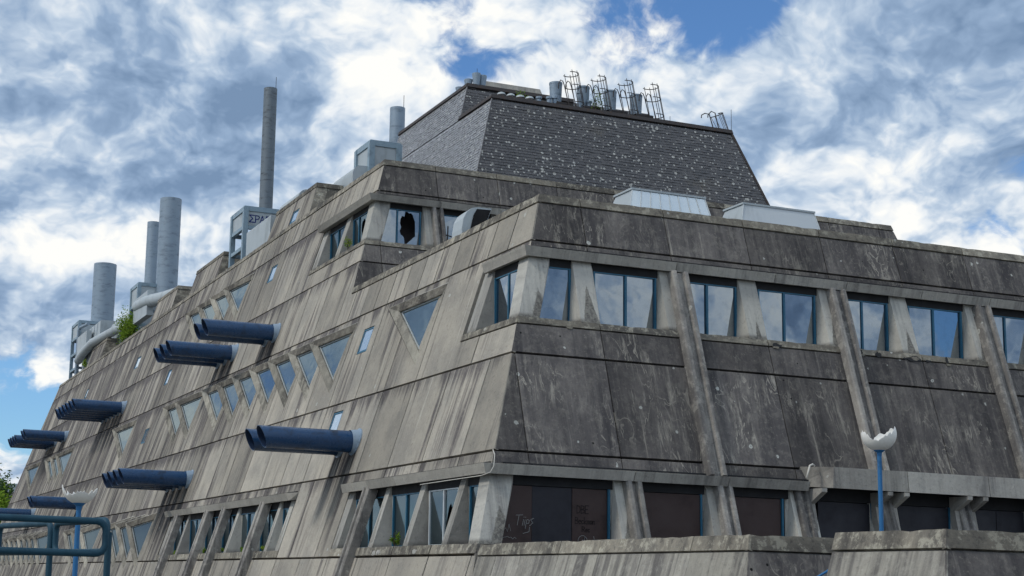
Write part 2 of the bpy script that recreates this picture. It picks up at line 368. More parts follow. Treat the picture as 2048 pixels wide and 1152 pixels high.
def glass(name, tint, refl, rough=0.02, wav=0.012, gcol=(0.39, 0.455, 0.52)):
    m = bpy.data.materials.new(name); m.use_nodes = True; t = NT(m.node_tree)
    pos = t.n('ShaderNodeNewGeometry', out=0)
    d = t.n('ShaderNodeBsdfPrincipled', {'Base Color': tint + (1,), 'Roughness': 0.4})
    nz = t.noise(pos, 0.9, 2, 0.5)
    nb = t.n('ShaderNodeBump', {'Strength': wav, 'Distance': 0.3, 'Height': nz})
    g = t.n('ShaderNodeBsdfGlossy', {'Color': gcol + (1,), 'Roughness': rough, 'Normal': nb})
    fr = t.n('ShaderNodeLayerWeight', {0: 0.35}, out=1)
    dirt = t.noise(pos, 3.0, 6, 0.7)
    f = t.m('MULTIPLY', t.lin(fr, 0, 1, refl, 0.95), t.ss(dirt, 0.75, 0.45, 0.85, 1.0))
    mx = t.n('ShaderNodeMixShader', {0: f, 1: d, 2: g})
    t.n('ShaderNodeOutputMaterial', {0: mx}, out=None)
    return m
M_GLASS = glass('coated_window_glass', (0.010, 0.016, 0.022), 0.60)
M_GLASSDIM = glass('dusty_window_glass', (0.014, 0.026, 0.030), 0.10, 0.06, gcol=(.25, .33, .37))
M_GLASSPALE = glass('pale_rooflight_glass', (0.52, 0.58, 0.61), 0.45, 0.08, gcol=(.7, .8, .88))

def leafmat(name, c1, c2):
    m = bpy.data.materials.new(name); m.use_nodes = True; t = NT(m.node_tree)
    pos = t.n('ShaderNodeNewGeometry', out=0)
    col = t.mix(t.ss(t.noise(pos, 2.5, 4, 0.6), 0.35, 0.65), c1, c2)
    d = t.n('ShaderNodeBsdfDiffuse', {0: col}); tr = t.n('ShaderNodeBsdfTranslucent', {0: col})
    t.n('ShaderNodeOutputMaterial', {0: t.n('ShaderNodeMixShader', {0: 0.35, 1: d, 2: tr})}, out=None)
    return m
M_LEAF = leafmat('roof_shrub_leaves', (0.09, 0.19, 0.025), (0.25, 0.34, 0.045))
M_LEAF2 = leafmat('tree_leaves', (0.035, 0.075, 0.025), (0.08, 0.13, 0.04))

# ------------------------------------------------------------------ setting: ground
g = MB().add([(-900, -600, -1.65), (900, -600, -1.65), (900, 1500, -1.65), (-900, 1500, -1.65)], [(0, 1, 2, 3)]).build('ground', M_GROUND, recalc=False)
tag(g, kind='structure')
tag(MB().box((18.9, 21.2, -1.60), (70, 44.0, 0.0)).build('terrace', M_DECK), kind='structure')

# ------------------------------------------------------------------ the building
B = empty('laboratory_building', 'long stepped grey concrete building with sloping walls and blue pipes', 'building', (X0, Y0, -1.65))

def panel(P, poly, mat, parent, depth=0.13, proud=0.0, name='concrete_panel', hole=None):
    if name in ('coping', 'sill') and hole is None:
        (a0, z0), (a1, z1), (a2, z2), (a3, z3) = poly
        k = max(2, int(abs(a1 - a0) / .28))
        chip = lambda: -random.random() ** 5 * .035
        poly = [(a0, z0), (a1, z1), (a2, z2)] + [(a2 + (a3 - a2) * i / k, z2 + chip()) for i in range(1, k)] + [(a3, z3)]
    n = len(poly); mb = MB()
    proud += random.uniform(-0.004, 0.004)
    if hole is None:
        mb.prism([P(a, z, proud - depth) for a, z in poly], [P(a, z, proud) for a, z in poly])
    else:
        h0, h1, k0, k1 = hole; hp = [(h0, k0), (h1, k0), (h1, k1), (h0, k1)]
        vs = [P(a, z, proud) for a, z in poly] + [P(a, z, proud) for a, z in hp] + [P(a, z, proud - depth) for a, z in poly] + [P(a, z, proud - 0.24) for a, z in hp]
        fs = []
        for i in range(4):
            j = (i + 1) % 4
            fs += [(i, j, 4 + j, 4 + i), (i, j, 8 + j, 8 + i), (4 + i, 4 + j, 12 + j, 12 + i)]
        mb.add(vs, fs)
    return mb.build(name, mat, parent)

hipY = lambda z, y0=Y0: y0 + T * (z - ZR)          # front end of the left facade
hipX = lambda z: X0 + T * (z - ZR)                 # left end of the front facade
endY = lambda z: 161.6 + T * (19.85 - z)           # far end of the left facade
J0 = [50.88 + 3.27 * k for k in range(-3, 36)]
J1 = [a + 1.635 for a in J0]
JH = sorted(J0 + J1)
SMALLW = [(58.1, 59.3, 9.42, 10.54), (58.4, 59.6, 5.85, 6.98), (58.6, 59.9, 2.1, 3.3), (79.95, 81.1, 16.5, 17.5), (115.2, 116.7, 15.92, 16.9), (100.15, 101.2, 12.88, 13.95),
          (137.85, 138.9, 15.95, 16.85), (100.3, 101.6, 8.85, 9.9), (101.6, 102.8, 15.9, 16.9)]

def frange(lo, hi, joints):
    return [lo] + [j for j in joints if lo + 0.35 < j < hi - 0.35] + [hi]
def left_band(z0, z1, lo, hi, joints, mat=M_LEFT, parent=B, proud=0.0, gz=0.038, ga=0.034, wins=True, name='concrete_panel'):
    """lo/hi: number or function of z"""
    f0 = lo if callable(lo) else (lambda z: lo); f1 = hi if callable(hi) else (lambda z: hi)
    za, zb = z0 + gz, z1 - gz
    zm = (za + zb) / 2
    js = frange(f0(zm), f1(zm), joints)
    for i in range(len(js) - 1):
        a0 = (lambda z: f0(z)) if i == 0 else (lambda z, q=js[i]: q + ga)
        a1 = (lambda z: f1(z)) if i == len(js) - 2 else (lambda z, q=js[i + 1]: q - ga)
        poly = [(a0(za), za), (a1(za), za), (a1(zb), zb), (a0(zb), zb)]
        hole = None
        if wins:
            for h in SMALLW:
                if a0(zm) + .1 < h[0] and h[1] < a1(zm) - .1 and za < h[2] and h[3] < zb: hole = h
        panel(PL, poly, mat, parent, proud=proud, hole=hole, name=name)
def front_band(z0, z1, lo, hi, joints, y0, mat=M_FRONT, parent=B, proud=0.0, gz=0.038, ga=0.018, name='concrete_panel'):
    f0 = lo if callable(lo) else (lambda z: lo); f1 = hi if callable(hi) else (lambda z: hi)
    za, zb = z0 + gz, z1 - gz; zm = (za + zb) / 2
    js = frange(f0(zm), f1(zm), joints); P = PRf(y0)
    for i in range(len(js) - 1):
        a0 = (lambda z: f0(z)) if i == 0 else (lambda z, q=js[i]: q + ga)
        a1 = (lambda z: f1(z)) if i == len(js) - 2 else (lambda z, q=js[i + 1]: q - ga)
        panel(P, [(a0(za), za), (a1(za), za), (a1(zb), zb), (a0(zb), zb)], mat, parent, proud=proud, name=name)

zC, zB, zA, zG1, zT1, zF, zE, zG2, zT2 = 4.1, 7.31, 11.33, 12.77, 13.07, 14.43, 18.17, 19.56, 19.86
FX = [23.75 + 3.23 * k for k in range(-1, 12)]      # joints of the front
XE = 58.0
# --- left facade
left_band(-1.65, 0.93, hipY, endY, J0)
left_band(0.96, 1.26, hipY, 54.15, J0, M_CAP, gz=.008, proud=.02, name='sill')
left_band(0.93, 4.10, 54.15, 60.69, J1)
left_band(0.96, 1.26, 60.69, 83.58, J0, M_CAP, gz=.008, proud=.02, name='sill')
left_band(0.93, 4.10, 83.58, endY, J0)
left_band(3.64, 4.10, hipY, 54.15, J0, name='lintel')
left_band(3.64, 4.10, 60.69, 83.58, J1, name='lintel')
left_band(zC, zB, hipY, endY, J0)
left_band(zB, 8.33, hipY, 47.61, J1)
left_band(8.33, 8.56, hipY, 47.61, [], M_CAP, gz=.008, proud=.02, name='sill')
left_band(10.98, zA, hipY, 47.61, [], name='lintel')
left_band(zB, zA, 47.61, endY, J0)
left_band(zA, zG1, hipY, lambda z: hipY(z, Y2), JH)
left_band(zG1, zT1, lambda z: hipY(z) - .02, lambda z: hipY(z, Y2), J1, M_CAP, gz=.008, proud=.03, name='coping')
left_band(zA, zF, lambda z: hipY(z, Y2), endY, J0)
left_band(zF, 15.32, lambda z: hipY(z, Y2), 72.12, J1)
left_band(15.32, 15.55, lambda z: hipY(z, Y2), 72.12, J0, M_CAP, gz=.008, proud=.02, name='sill')
left_band(17.86, zE, lambda z: hipY(z, Y2), 72.12, [], name='lintel')
left_band(zF, zE, 72.12, endY, J1)
left_band(zE, zG2, lambda z: hipY(z, Y2), endY, JH)
left_band(zG2, zT2, lambda z: hipY(z, Y2) - .02, endY, J1, M_CAP, gz=.008, proud=.03, name='coping')
# --- front facade of the lower tier
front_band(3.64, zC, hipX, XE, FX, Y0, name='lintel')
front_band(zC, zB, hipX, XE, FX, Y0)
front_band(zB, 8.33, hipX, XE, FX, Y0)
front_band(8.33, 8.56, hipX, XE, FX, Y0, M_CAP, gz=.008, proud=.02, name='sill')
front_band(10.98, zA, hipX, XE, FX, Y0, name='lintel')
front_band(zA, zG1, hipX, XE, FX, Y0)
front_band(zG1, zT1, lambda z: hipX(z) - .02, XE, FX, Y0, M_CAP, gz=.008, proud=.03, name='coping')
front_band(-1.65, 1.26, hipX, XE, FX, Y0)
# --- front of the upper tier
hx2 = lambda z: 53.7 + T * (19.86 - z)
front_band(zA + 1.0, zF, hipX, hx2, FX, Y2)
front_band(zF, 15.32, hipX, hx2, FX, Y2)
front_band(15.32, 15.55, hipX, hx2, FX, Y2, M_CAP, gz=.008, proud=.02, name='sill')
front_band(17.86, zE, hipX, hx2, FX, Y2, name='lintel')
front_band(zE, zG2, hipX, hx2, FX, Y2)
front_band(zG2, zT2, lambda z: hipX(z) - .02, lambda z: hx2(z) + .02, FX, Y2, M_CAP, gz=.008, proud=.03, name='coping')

# --- inner core and roof decks (what one sees through broken panes and joints)
def core(y0, x1f, zlo, zhi, yb=158):
    ring = []
    for z in (zlo, zhi):
        xa = hipX(z) + 1.7; ya = y0 + T * (z - ZR) + 1.7
        ring.append([(xa, ya, z), (x1f(z) - 1, ya, z), (x1f(z) - 1, yb, z), (xa, yb, z)])
    MB().prism(*ring).build('inner_wall', M_ROOM, B)
core(Y0, lambda z: XE, -1.6, 12.5, 70)
core(Y2, lambda z: 54.0, -1.6, 19.2)
z = 12.6
MB().box((hipX(z) + .16, hipY(z) + .16, z - .14), (XE, 66.5, z)).build('roof_deck', M_DECK, B)
z = 19.35
MB().box((hipX(z) + .16, hipY(z, Y2) + .16, z - .14), (53.6, 160.5, z)).build('roof_deck', M_DECK, B)
for zf in (1.16, 8.44):
    MB().box((hipX(zf) + .2, hipY(zf) + .2, zf - .05), (XE, 62, zf)).build('floor_slab', M_ROOM, B)
zf = 15.42
MB().box((hipX(zf) + .2, hipY(zf, Y2) + .2, zf - .05), (50, 75, zf)).build('floor_slab', M_ROOM, B)
MB().box((hipX(1.16) + .2, 60.0, 1.11), (30, 84, 1.16)).build('floor_slab', M_ROOM, B)

# --- window strips: vertical glazing set back under a canopy, leaning piers in front of it
class Strip:
    def __init__(s, axis, y0, zs, zt, glass=M_GLASS):
        s.ax, s.y0, s.zs, s.zt, s.gl = axis, y0, zs, zt, glass
        base = X0 if axis == 'L' else y0
        s.g = base + T * (zt - ZR) + 0.13
    def of(s, z): return 0.13 + T * (s.zt - z)          # facade plane measured out from the glass
    def W(s, a, out, z): return Vector((s.g - out, a, z)) if s.ax == 'L' else Vector((a, s.g - out, z))
    def pier(s, a, w=.72, mat=None, splay=.10):
        mat = mat or (M_PIER if s.ax == 'R' else M_PIERL)
        zs, zt = s.zs - .02, s.zt + .12
        bo, to = s.of(s.zs) - .03, .06
        b = [s.W(a - w / 2 - splay, -.05, zs), s.W(a - w / 2, bo, zs), s.W(a + w / 2, bo, zs), s.W(a + w / 2 + splay, -.05, zs)]
        t_ = [s.W(a - w / 2 - splay, -.05, zt), s.W(a - w / 2, to, zt), s.W(a + w / 2, to, zt), s.W(a + w / 2 + splay, -.05, zt)]
        return MB().prism(b, t_).build('pier', mat, B)
    def bar(s, mb, a0, a1, z0, z1, o0=-.03, o1=.07):
        pts = lambda z: [s.W(a0, o0, z), s.W(a0, o1, z), s.W(a1, o1, z), s.W(a1, o0, z)]
        mb.prism(pts(z0), pts(z1))
    def bay(s, a0, a1, mull=(), board=None, broken=None, glass=None, frame=M_TEAL):
        gl = glass or s.gl
        zs, zt = s.zs, s.zt - .17; fw = .065; mb = MB()
        top = .04
        s.bar(mb, a1 - fw, a1, zs, zt)
        if not board:
            s.bar(mb, a0, a0 + fw, zs, zt)
            s.bar(mb, a0 + fw, a1 - fw, zs, zs + .055, -.028, .06); s.bar(mb, a0 + fw, a1 - fw, zt - top, zt, -.028, .05)
        edges = [a0 + fw]
        for q in mull:
            w_ = .008 if board else .04
            if not board: s.bar(mb, q - .04, q + .04, zs + .055, zt - top, -.026, .065)
            edges += [q - w_, q + w_]
        edges.append(a1 - fw)
        win = mb.build('window', frame, B)
        for i in range(0, len(edges), 2):
            e0, e1 = edges[i], edges[i + 1]; m_ = gl
            if board: m_ = board[(i // 2) % len(board)]
            if broken and i // 2 in broken:
                s.shard(e0, e1, zs + .055, zt - top, win, gl, broken[i // 2]); continue
            tl = random.uniform(-.02, .02)
            zl, zh = (zs + .01, zt - .02) if board else (zs + .055, zt - top)
            v = [s.W(e0, .01 + tl, zl), s.W(e1, .01 - tl, zl), s.W(e1, .01 - tl, zh), s.W(e0, .01 + tl, zh)]
            vb = [p + s.W(0, -.02, 0) - s.W(0, 0, 0) for p in v]
            MB().prism(v, vb).build('board' if board else 'pane', m_, win)
        return win
    def shard(s, e0, e1, z0, z1, win, gl, hole):
        ca, cz, ra, rz = hole; n = 26; inner, outer = [], []
        for k in range(n):
            th = 2 * math.pi * k / n; c_, q = math.cos(th), math.sin(th); j = random.uniform(.82, 1.12)
            inner.append((min(max(ca + ra * c_ * j, e0 + .02), e1 - .02), min(max(cz + rz * q * j, z0 + .02), z1 - .02)))
            f = min([(x - ca) / c_ for x in ((e1 if c_ > 0 else e0),) if abs(c_) > 1e-6] + [(y - cz) / q for y in ((z1 if q > 0 else z0),) if abs(q) > 1e-6])
            outer.append((ca + c_ * f, cz + q * f))
        mb = MB()
        vs = [s.W(a, .012, z) for a, z in outer] + [s.W(a, .012, z) for a, z in inner]
        mb.add(vs, [(k, (k + 1) % n, n + (k + 1) % n, n + k) for k in range(n)])
        mb.build('broken_pane', gl, win, recalc=False)

def corner_pier(y0, zs, zt, w=.74):
    """pier on the hip, showing a face to each side"""
    xg, yg = X0 + T * (zt - ZR) + .13, y0 + T * (zt - ZR) + .13
    rows = []
    for z, zz in ((zs, zs - .02), (zt, zt + .12)):
        hx, hy = hipX(z) + .03, y0 + T * (z - ZR) + .03
        if z == zt: hx, hy = xg - .07, yg - .07
        rows.append([(hx, hy, zz), (hx + w, hy, zz), (hx + w + .1, yg + .05, zz), (xg + .05, yg + .05, zz), (xg + .05, hy + w + .1, zz), (hx, hy + w, zz)])
    return MB().prism(*rows).build('corner_pier', M_PIER, B)

def canopy(axis, y0, a0, a1, ztop, zbot, o_top, o_bot, joints, mat=M_CANOPY, mitre0=False, inner=None, cut1=0.0, cut0=0.0):
    """projecting hood: offsets are measured out from the facade plane; mitred where it turns the corner"""
    base = X0 if axis == 'L' else y0
    other = y0 if axis == 'L' else X0
    pl = lambda z: base + T * (z - ZR)
    prof = [(ztop, pl(ztop) - o_top), (ztop + .05, pl(ztop) + .02), (zbot + .10, pl(zbot) + .45), (zbot, pl(zbot) - o_bot + .02), (zbot, pl(zbot) - o_bot), ]
    js = frange(a0, a1, joints)
    for i in range(len(js) - 1):
        ends = []
        for e in (0, 1):
            row = []
            for (z, c_) in prof:
                o_ = pl(z) - c_                        # how far out this point lies
                if e == 0 and i == 0 and mitre0: a = other + T * (z - ZR) - o_
                elif e == 0 and i == 0: a = js[0] + cut0 * max(0, o_)
                elif e == 1 and i == len(js) - 2: a = js[-1] - cut1 * max(0, o_)
                else: a = js[i + e] + (.012 if e == 0 else -.012)
                row.append(Vector((c_, a, z)) if axis == 'L' else Vector((a, c_, z)))
            ends.append(row)
        MB().prism(*ends).build('canopy', mat, B)

def rib(P, a, z0, z1, w=.66, h=.30, groove=.16, mat=M_RIB):
    """U-shaped concrete rib running down the slope"""
    k = w / 2
    sec = [(-k, -.05), (-k, h - .05), (-k + .05, h), (-k + .17, h), (-k + .21, h - groove), (k - .21, h - groove), (k - .17, h), (k - .05, h), (k, h - .05), (k, -.05)]
    MB().prism([P(a + s_, z0, d) for s_, d in sec], [P(a + s_, z1, d) for s_, d in sec]).build('rib', mat, B)

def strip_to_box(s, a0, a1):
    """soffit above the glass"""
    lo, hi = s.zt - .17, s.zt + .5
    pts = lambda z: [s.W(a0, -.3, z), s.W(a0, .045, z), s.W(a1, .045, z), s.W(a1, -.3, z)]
    MB().prism(pts(lo), pts(hi)).build('shade_toned_window_head', M_HEAD, B)  # head box coloured as the dark band of canopy shadow

# tier 1, front
s1 = Strip('R', Y0, 8.56, 10.62)
corner_pier(Y0, 8.56, 10.62)
for a in (23.46, 26.75, 29.90, 33.2, 36.3, 39.65, 42.75): s1.pier(a, .70)
s1.bay(21.65, 23.08); s1.bay(23.92, 26.32, (25.15,)); s1.bay(27.2, 29.5, (28.32,)); s1.bay(30.36, 32.76, (31.45,)); s1.bay(33.65, 35.88, (34.75,)); s1.bay(36.76, 39.2, (37.9,)); s1.bay(40.1, 42.3, (41.2,)); s1.bay(43.2, 46, (44.5,))
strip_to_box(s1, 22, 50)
canopy('R', Y0, 0, XE, 11.00, 10.70, .38, .16, [26.95, 30.9, 33.9, 37.2, 40.3, 43.5, 47, 50], mitre0=True)
for a in (27.05, 33.5, 39.95, 46.4): rib(PRf(Y0), a, 3.62, 10.62)
# tier 1, left
s1l = Strip('L', Y0, 8.56, 10.62)
s1l.pier(47.0, .75); s1l.bay(44.1, 46.6, (44.75, 45.5))
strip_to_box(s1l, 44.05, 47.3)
canopy('L', Y0, 0, 47.15, 11.00, 10.70, .38, .16, [], mitre0=True, cut1=.5)
# tier 2
s2 = Strip('R', Y2, 15.55, 17.5)
corner_pier(Y2, 15.55, 17.5)
for a in (26.45, 30.0, 33.2): s2.pier(a, .66)
s2.bay(23.75, 26.05, (24.86,), broken={1: (25.42, 16.5, .40, .76)}); s2.bay(26.95, 29.55, (28.2,)); s2.bay(30.45, 32.8, (31.6,)); s2.bay(33.7, 36, (34.8,))
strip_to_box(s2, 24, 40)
canopy('R', Y2, 0, 52, 17.84, 17.56, .50, .28, [26.9, 30.0, 33.2, 36.5, 39.7, 43, 46.2], mitre0=True)
for a in (26.78, 33.2): rib(PRf(Y2), a, 14.5, 17.55, .56, .26)
s2l = Strip('L', Y2, 15.55, 17.5, M_GLASSDIM)
s2l.pier(71.6, .8); s2l.pier(68.1, .62)
s2l.bay(65.6, 67.7, (66.9,), broken={0: (66.3, 16.6, .3, .5)}); s2l.bay(68.5, 71.1, (69.9,))
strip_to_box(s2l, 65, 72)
canopy('L', Y2, 0, 72.2, 17.84, 17.56, .50, .28, [68.8], mitre0=True, cut1=.5)
# ground floor, front: boarded up
s0 = Strip('R', Y0, 1.26, 3.24)
corner_pier(Y0, 1.26, 3.24)
for a in (23.75, 27.05): s0.pier(a, .78)
bw0 = s0.bay(19.38, 23.25, (20.6, 21.95), board=[M_BOARD, M_NAVY, M_BOARD]); bw1 = s0.bay(24.2, 26.55, (), board=[M_BOARD]); bw2 = s0.bay(27.5, 29.6, (), board=[M_BOARD])
bw3 = s0.bay(30.9, 33.1, (), board=[M_NAVY]); bw4 = s0.bay(33.95, 36.3, (), board=[M_NAVY]); bw5 = s0.bay(37.2, 39.6, (38.3,), board=[M_NAVY, M_NAVY]); s0.bay(40.4, 43, (41.7,), board=[M_NAVY])
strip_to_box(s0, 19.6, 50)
canopy('R', Y0, 0, 30.35, 3.64, 3.34, .50, .28, [23.9, 27.3], mitre0=True)
for a in (23.93, 27.22): rib(PRf(Y0), a, 1.2, 3.32, .56, .28)
canopy('R', Y0, 30.42, XE, 4.12, 3.44, 1.02, .86, [33.9, 37.25, 40.6, 44], cut0=.55)
def bracket_post(a, first=False):
    """leaning post with two corbels under the deep canopy"""
    for d in ((-.36, .30) if not first else (.30,)):
        pts = [(-.1, 3.42), (.95, 3.42), (.95, 3.30), (.30, 2.95), (.42, 2.4), (.62, 1.26), (-.1, 1.26)]
        yf = Y0 + T * (3.3 - ZR)
        l = [(a + d - .10, yf - o_ + .12, z) for o_, z in pts]; r_ = [(a + d + .10, yf - o_ + .12, z) for o_, z in pts]
        MB().prism(l, r_).build('corbel', M_CANOPY, B)
    rib(PRf(Y0), a - .03, 1.2, 3.34, .52, .16, .08)
    s0.pier(a, .86)
bracket_post(30.25, True)
for a in (33.5, 36.75, 40.0): bracket_post(a)
# ground floor, left
s0l = Strip('L', Y0, 1.26, 3.24, M_GLASSDIM)
for a in (43.5, 46.75, 50.05): s0l.pier(a, .42)
s0l.pier(53.85, .6)
s0l.bay(41.78, 43.1, (), broken={0: (42.5, 2.1, .34, .72)}); s0l.bay(43.95, 46.35, (45.15,), broken={0: (44.6, 1.95, .4, .62)}, frame=M_LIGHTMETAL); s0l.bay(47.2, 49.65, (48.4,)); s0l.bay(50.5, 53.4, (52.0,))
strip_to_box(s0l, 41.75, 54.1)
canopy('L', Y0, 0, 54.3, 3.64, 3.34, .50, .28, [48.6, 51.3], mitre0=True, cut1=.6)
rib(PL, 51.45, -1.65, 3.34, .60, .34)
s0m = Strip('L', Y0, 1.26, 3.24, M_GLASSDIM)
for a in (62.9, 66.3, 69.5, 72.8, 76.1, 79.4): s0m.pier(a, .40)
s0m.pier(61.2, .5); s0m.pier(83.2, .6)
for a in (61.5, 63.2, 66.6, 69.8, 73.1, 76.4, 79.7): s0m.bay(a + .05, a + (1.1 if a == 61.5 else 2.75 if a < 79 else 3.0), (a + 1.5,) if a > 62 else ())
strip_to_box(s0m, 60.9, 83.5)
canopy('L', Y0, 60.7, 84.0, 3.64, 3.34, .50, .28, [66.8, 72, 77.5], cut0=.6, cut1=.6)
for a in (64.65, 71.2, 74.5, 81.0): rib(PL, a, -1.65, 3.34, .60, .34)

# --- spalled patches where the sill concrete has broken away
def spall(P, a, z, ra, rz, mat, d=.032):
    n_ = 11; pts = [(a + ra * math.cos(6.283 * k / n_) * random.uniform(.55, 1.15), z + rz * math.sin(6.283 * k / n_) * random.uniform(.55, 1.15)) for k in range(n_)]
    MB().prism([P(p, q, d - .02) for p, q in pts], [P(p, q, d) for p, q in pts]).build('spall', mat, B)
for (a, z, ra, rz) in ((30.55, 8.36, .22, .10), (33.98, 8.44, .16, .12), (34.75, 8.38, .13, .14), (36.3, 8.35, .32, .12), (36.9, 8.32, .12, .05), (37.75, 8.42, .07, .13), (35.9, 8.33, .1, .05)):
    spall(PRf(Y0), a, z, ra, rz, M_HEAD)
for (a, z, ra, rz) in ((30.5, 8.29, .14, .05), (34.02, 8.30, .15, .05), (36.35, 8.36, .17, .10), (37.8, 8.25, .13, .05), (23.2, 8.36, .12, .05), (21.9, 8.40, .2, .05), (22.6, 8.30, .15, .04)):
    spall(PRf(Y0), a, z, ra, rz, M_CAP, .036)
for (a, z) in ((49.3, 1.02), (48.9, 1.06), (45.6, 1.05)): spall(PL, a, z, .22, .10, M_PIERL, .034)
# --- small rectangular windows
def small_window(h):
    y0_, y1_, z0_, z1_ = h; mb = MB()
    P_ = lambda y, z, d: PL(y, z, d)
    def bar(a0, a1, b0, b1): mb.prism([P_(a0, b0, -.12), P_(a1, b0, -.12), P_(a1, b1, -.12), P_(a0, b1, -.12)], [P_(a0, b0, -.015), P_(a1, b0, -.015), P_(a1, b1, -.015), P_(a0, b1, -.015)])
    e = .035
    bar(y0_ + e, y0_ + .10, z0_ + e, z1_ - e); bar(y1_ - .10, y1_ - e, z0_ + e, z1_ - e); bar(y0_ + .10, y1_ - .10, z0_ + e, z0_ + .12); bar(y0_ + .10, y1_ - .10, z1_ - .09, z1_ - e)
    wn = mb.build('window', M_TEAL, B)
    q = [(y0_ + .1, z0_ + .12), (y1_ - .1, z0_ + .12), (y1_ - .1, z1_ - .1), (y0_ + .1, z1_ - .1)]
    MB().prism([PL(a, b, -.08) for a, b in q], [PL(a, b, -.04) for a, b in q]).build('pane', M_GLASSPALE, wn)  # pale glass colour imitates the sky reflection
    MB().prism([PL(a, b, -.26) for a, b in ((y0_, z0_), (y1_, z0_), (y1_, z1_), (y0_, z1_))], [PL(a, b, -.22) for a, b in ((y0_, z0_), (y1_, z0_), (y1_, z1_), (y0_, z1_))]).build('reveal', M_ROOM, wn)
for h in SMALLW: small_window(h)

# --- triangular oriel windows
M_GLASSOR = glass('oriel_glass', (0.02, 0.028, 0.032), 0.5, gcol=(0.36, 0.44, 0.47))
def oriel(ty, zt=7.98, zn=11.05, glass=M_GLASSOR, wide=1.0):
    Tp = PL(ty, zt); Np = PL(ty - .65 * wide, zn); Pp = Vector((Tp.x - .19, ty + 2.45 * wide, zn - .56)); Qp = PL(ty + 2.45 * wide, zn - .1)
    n = (Np - Tp).cross(Pp - Tp).normalized()
    if n.y > 0: n = -n
    def inset(d_tn, d_np, d_pt):
        pts = [Tp, Np, Pp]; ds = [d_tn, d_np, d_pt]; cen = (Tp + Np + Pp) / 3; lines = []
        for i in range(3):
            a, b = pts[i], pts[(i + 1) % 3]; dr = (b - a).normalized(); inn = n.cross(dr)
            if inn.dot(cen - a) < 0: inn = -inn
            lines.append((a + inn * ds[i], dr))
        out = []
        for i in range(3):
            (a, d1), (b, d2) = lines[i - 1], lines[i]
            # intersect in plane
            cr = d1.cross(d2); k = ((b - a).cross(d2)).dot(cr) / cr.dot(cr); out.append(a + d1 * k)
        return out
    i1 = inset(.07, .35, .38); i2 = inset(.12, .40, .43)
    back = [p - n * .15 for p in i1]
    cb = MB().add([Tp, Np, Pp, Qp] + i1 + back,
                  [(0, 1, 5, 4), (1, 2, 6, 5), (2, 0, 4, 6), (4, 5, 8, 7), (5, 6, 9, 8), (6, 4, 7, 9), (1, 3, 2), (0, 2, 3)])
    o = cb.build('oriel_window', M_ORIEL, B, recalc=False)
    o.data.materials.append(M_ORIELTOP); o.data.polygons[1].material_index = 1  # top band coloured darker for ledge shadow plus grime
    dr = (Pp - Tp).normalized(); ou = n.cross(dr)
    if ou.dot(Np - Tp) > 0: ou = -ou
    e0, e1 = ou * .07 - n * .10, ou * .10 - n * .10
    MB().add([Tp, Pp, Pp + e1, Tp + e0 * .4], [(0, 1, 2, 3)]).build('edge', M_ORIELTOP, o, recalc=False)  # dark strip imitates shadow gap and dirt along the outer edge
    up = Vector((0, 0, 1))
    MB().add([Np, Pp, Pp + up * .06 - n * .08, Np + up * .04 - n * .03], [(0, 1, 2, 3)]).build('lip', M_PIERL, o, recalc=False)
    fr = MB().add([p - n * .10 for p in i1] + [p - n * .08 for p in i2] + [p - n * .14 for p in i2], [(0, 1, 4, 3), (1, 2, 5, 4), (2, 0, 3, 5), (3, 4, 7, 6), (4, 5, 8, 7), (5, 3, 6, 8)])
    fr.build('frame', M_LIGHTMETAL, o, recalc=False)
    MB().add([p - n * .12 for p in i2], [(0, 1, 2)]).build('pane', glass, o, recalc=False)
M_ORIEL = concrete('oriel_concrete', 'y', (0.40, 0.378, 0.315), (0.26, 0.245, 0.21), (0.07, 0.066, 0.06), (0.52, 0.49, 0.41), (0.46, 0.62), amt=0.8, crust=.35)
M_ORIELTOP = concrete('oriel_head_shade_and_grime', 'y', (0.22, 0.20, 0.165), (0.14, 0.13, 0.11), (0.045, 0.042, 0.04), (0.36, 0.34, 0.28), (0.42, 0.60), amt=.8, crust=.4)  # tone mixes the ledge's shade with grime
OY = [51.47 + 3.27 * k for k in (0, 3, 4, 5, 6, 7, 8, 9, 11, 12, 17, 25, 26, 27, 31)]
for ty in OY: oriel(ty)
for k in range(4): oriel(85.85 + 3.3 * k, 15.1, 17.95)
for ty in [88.4, 91.7, 95.0, 104.8, 108.1, 111.4] + [127 + 3.27 * k for k in range(9)]: oriel(ty, .5, 3.75, M_GLASSDIM)

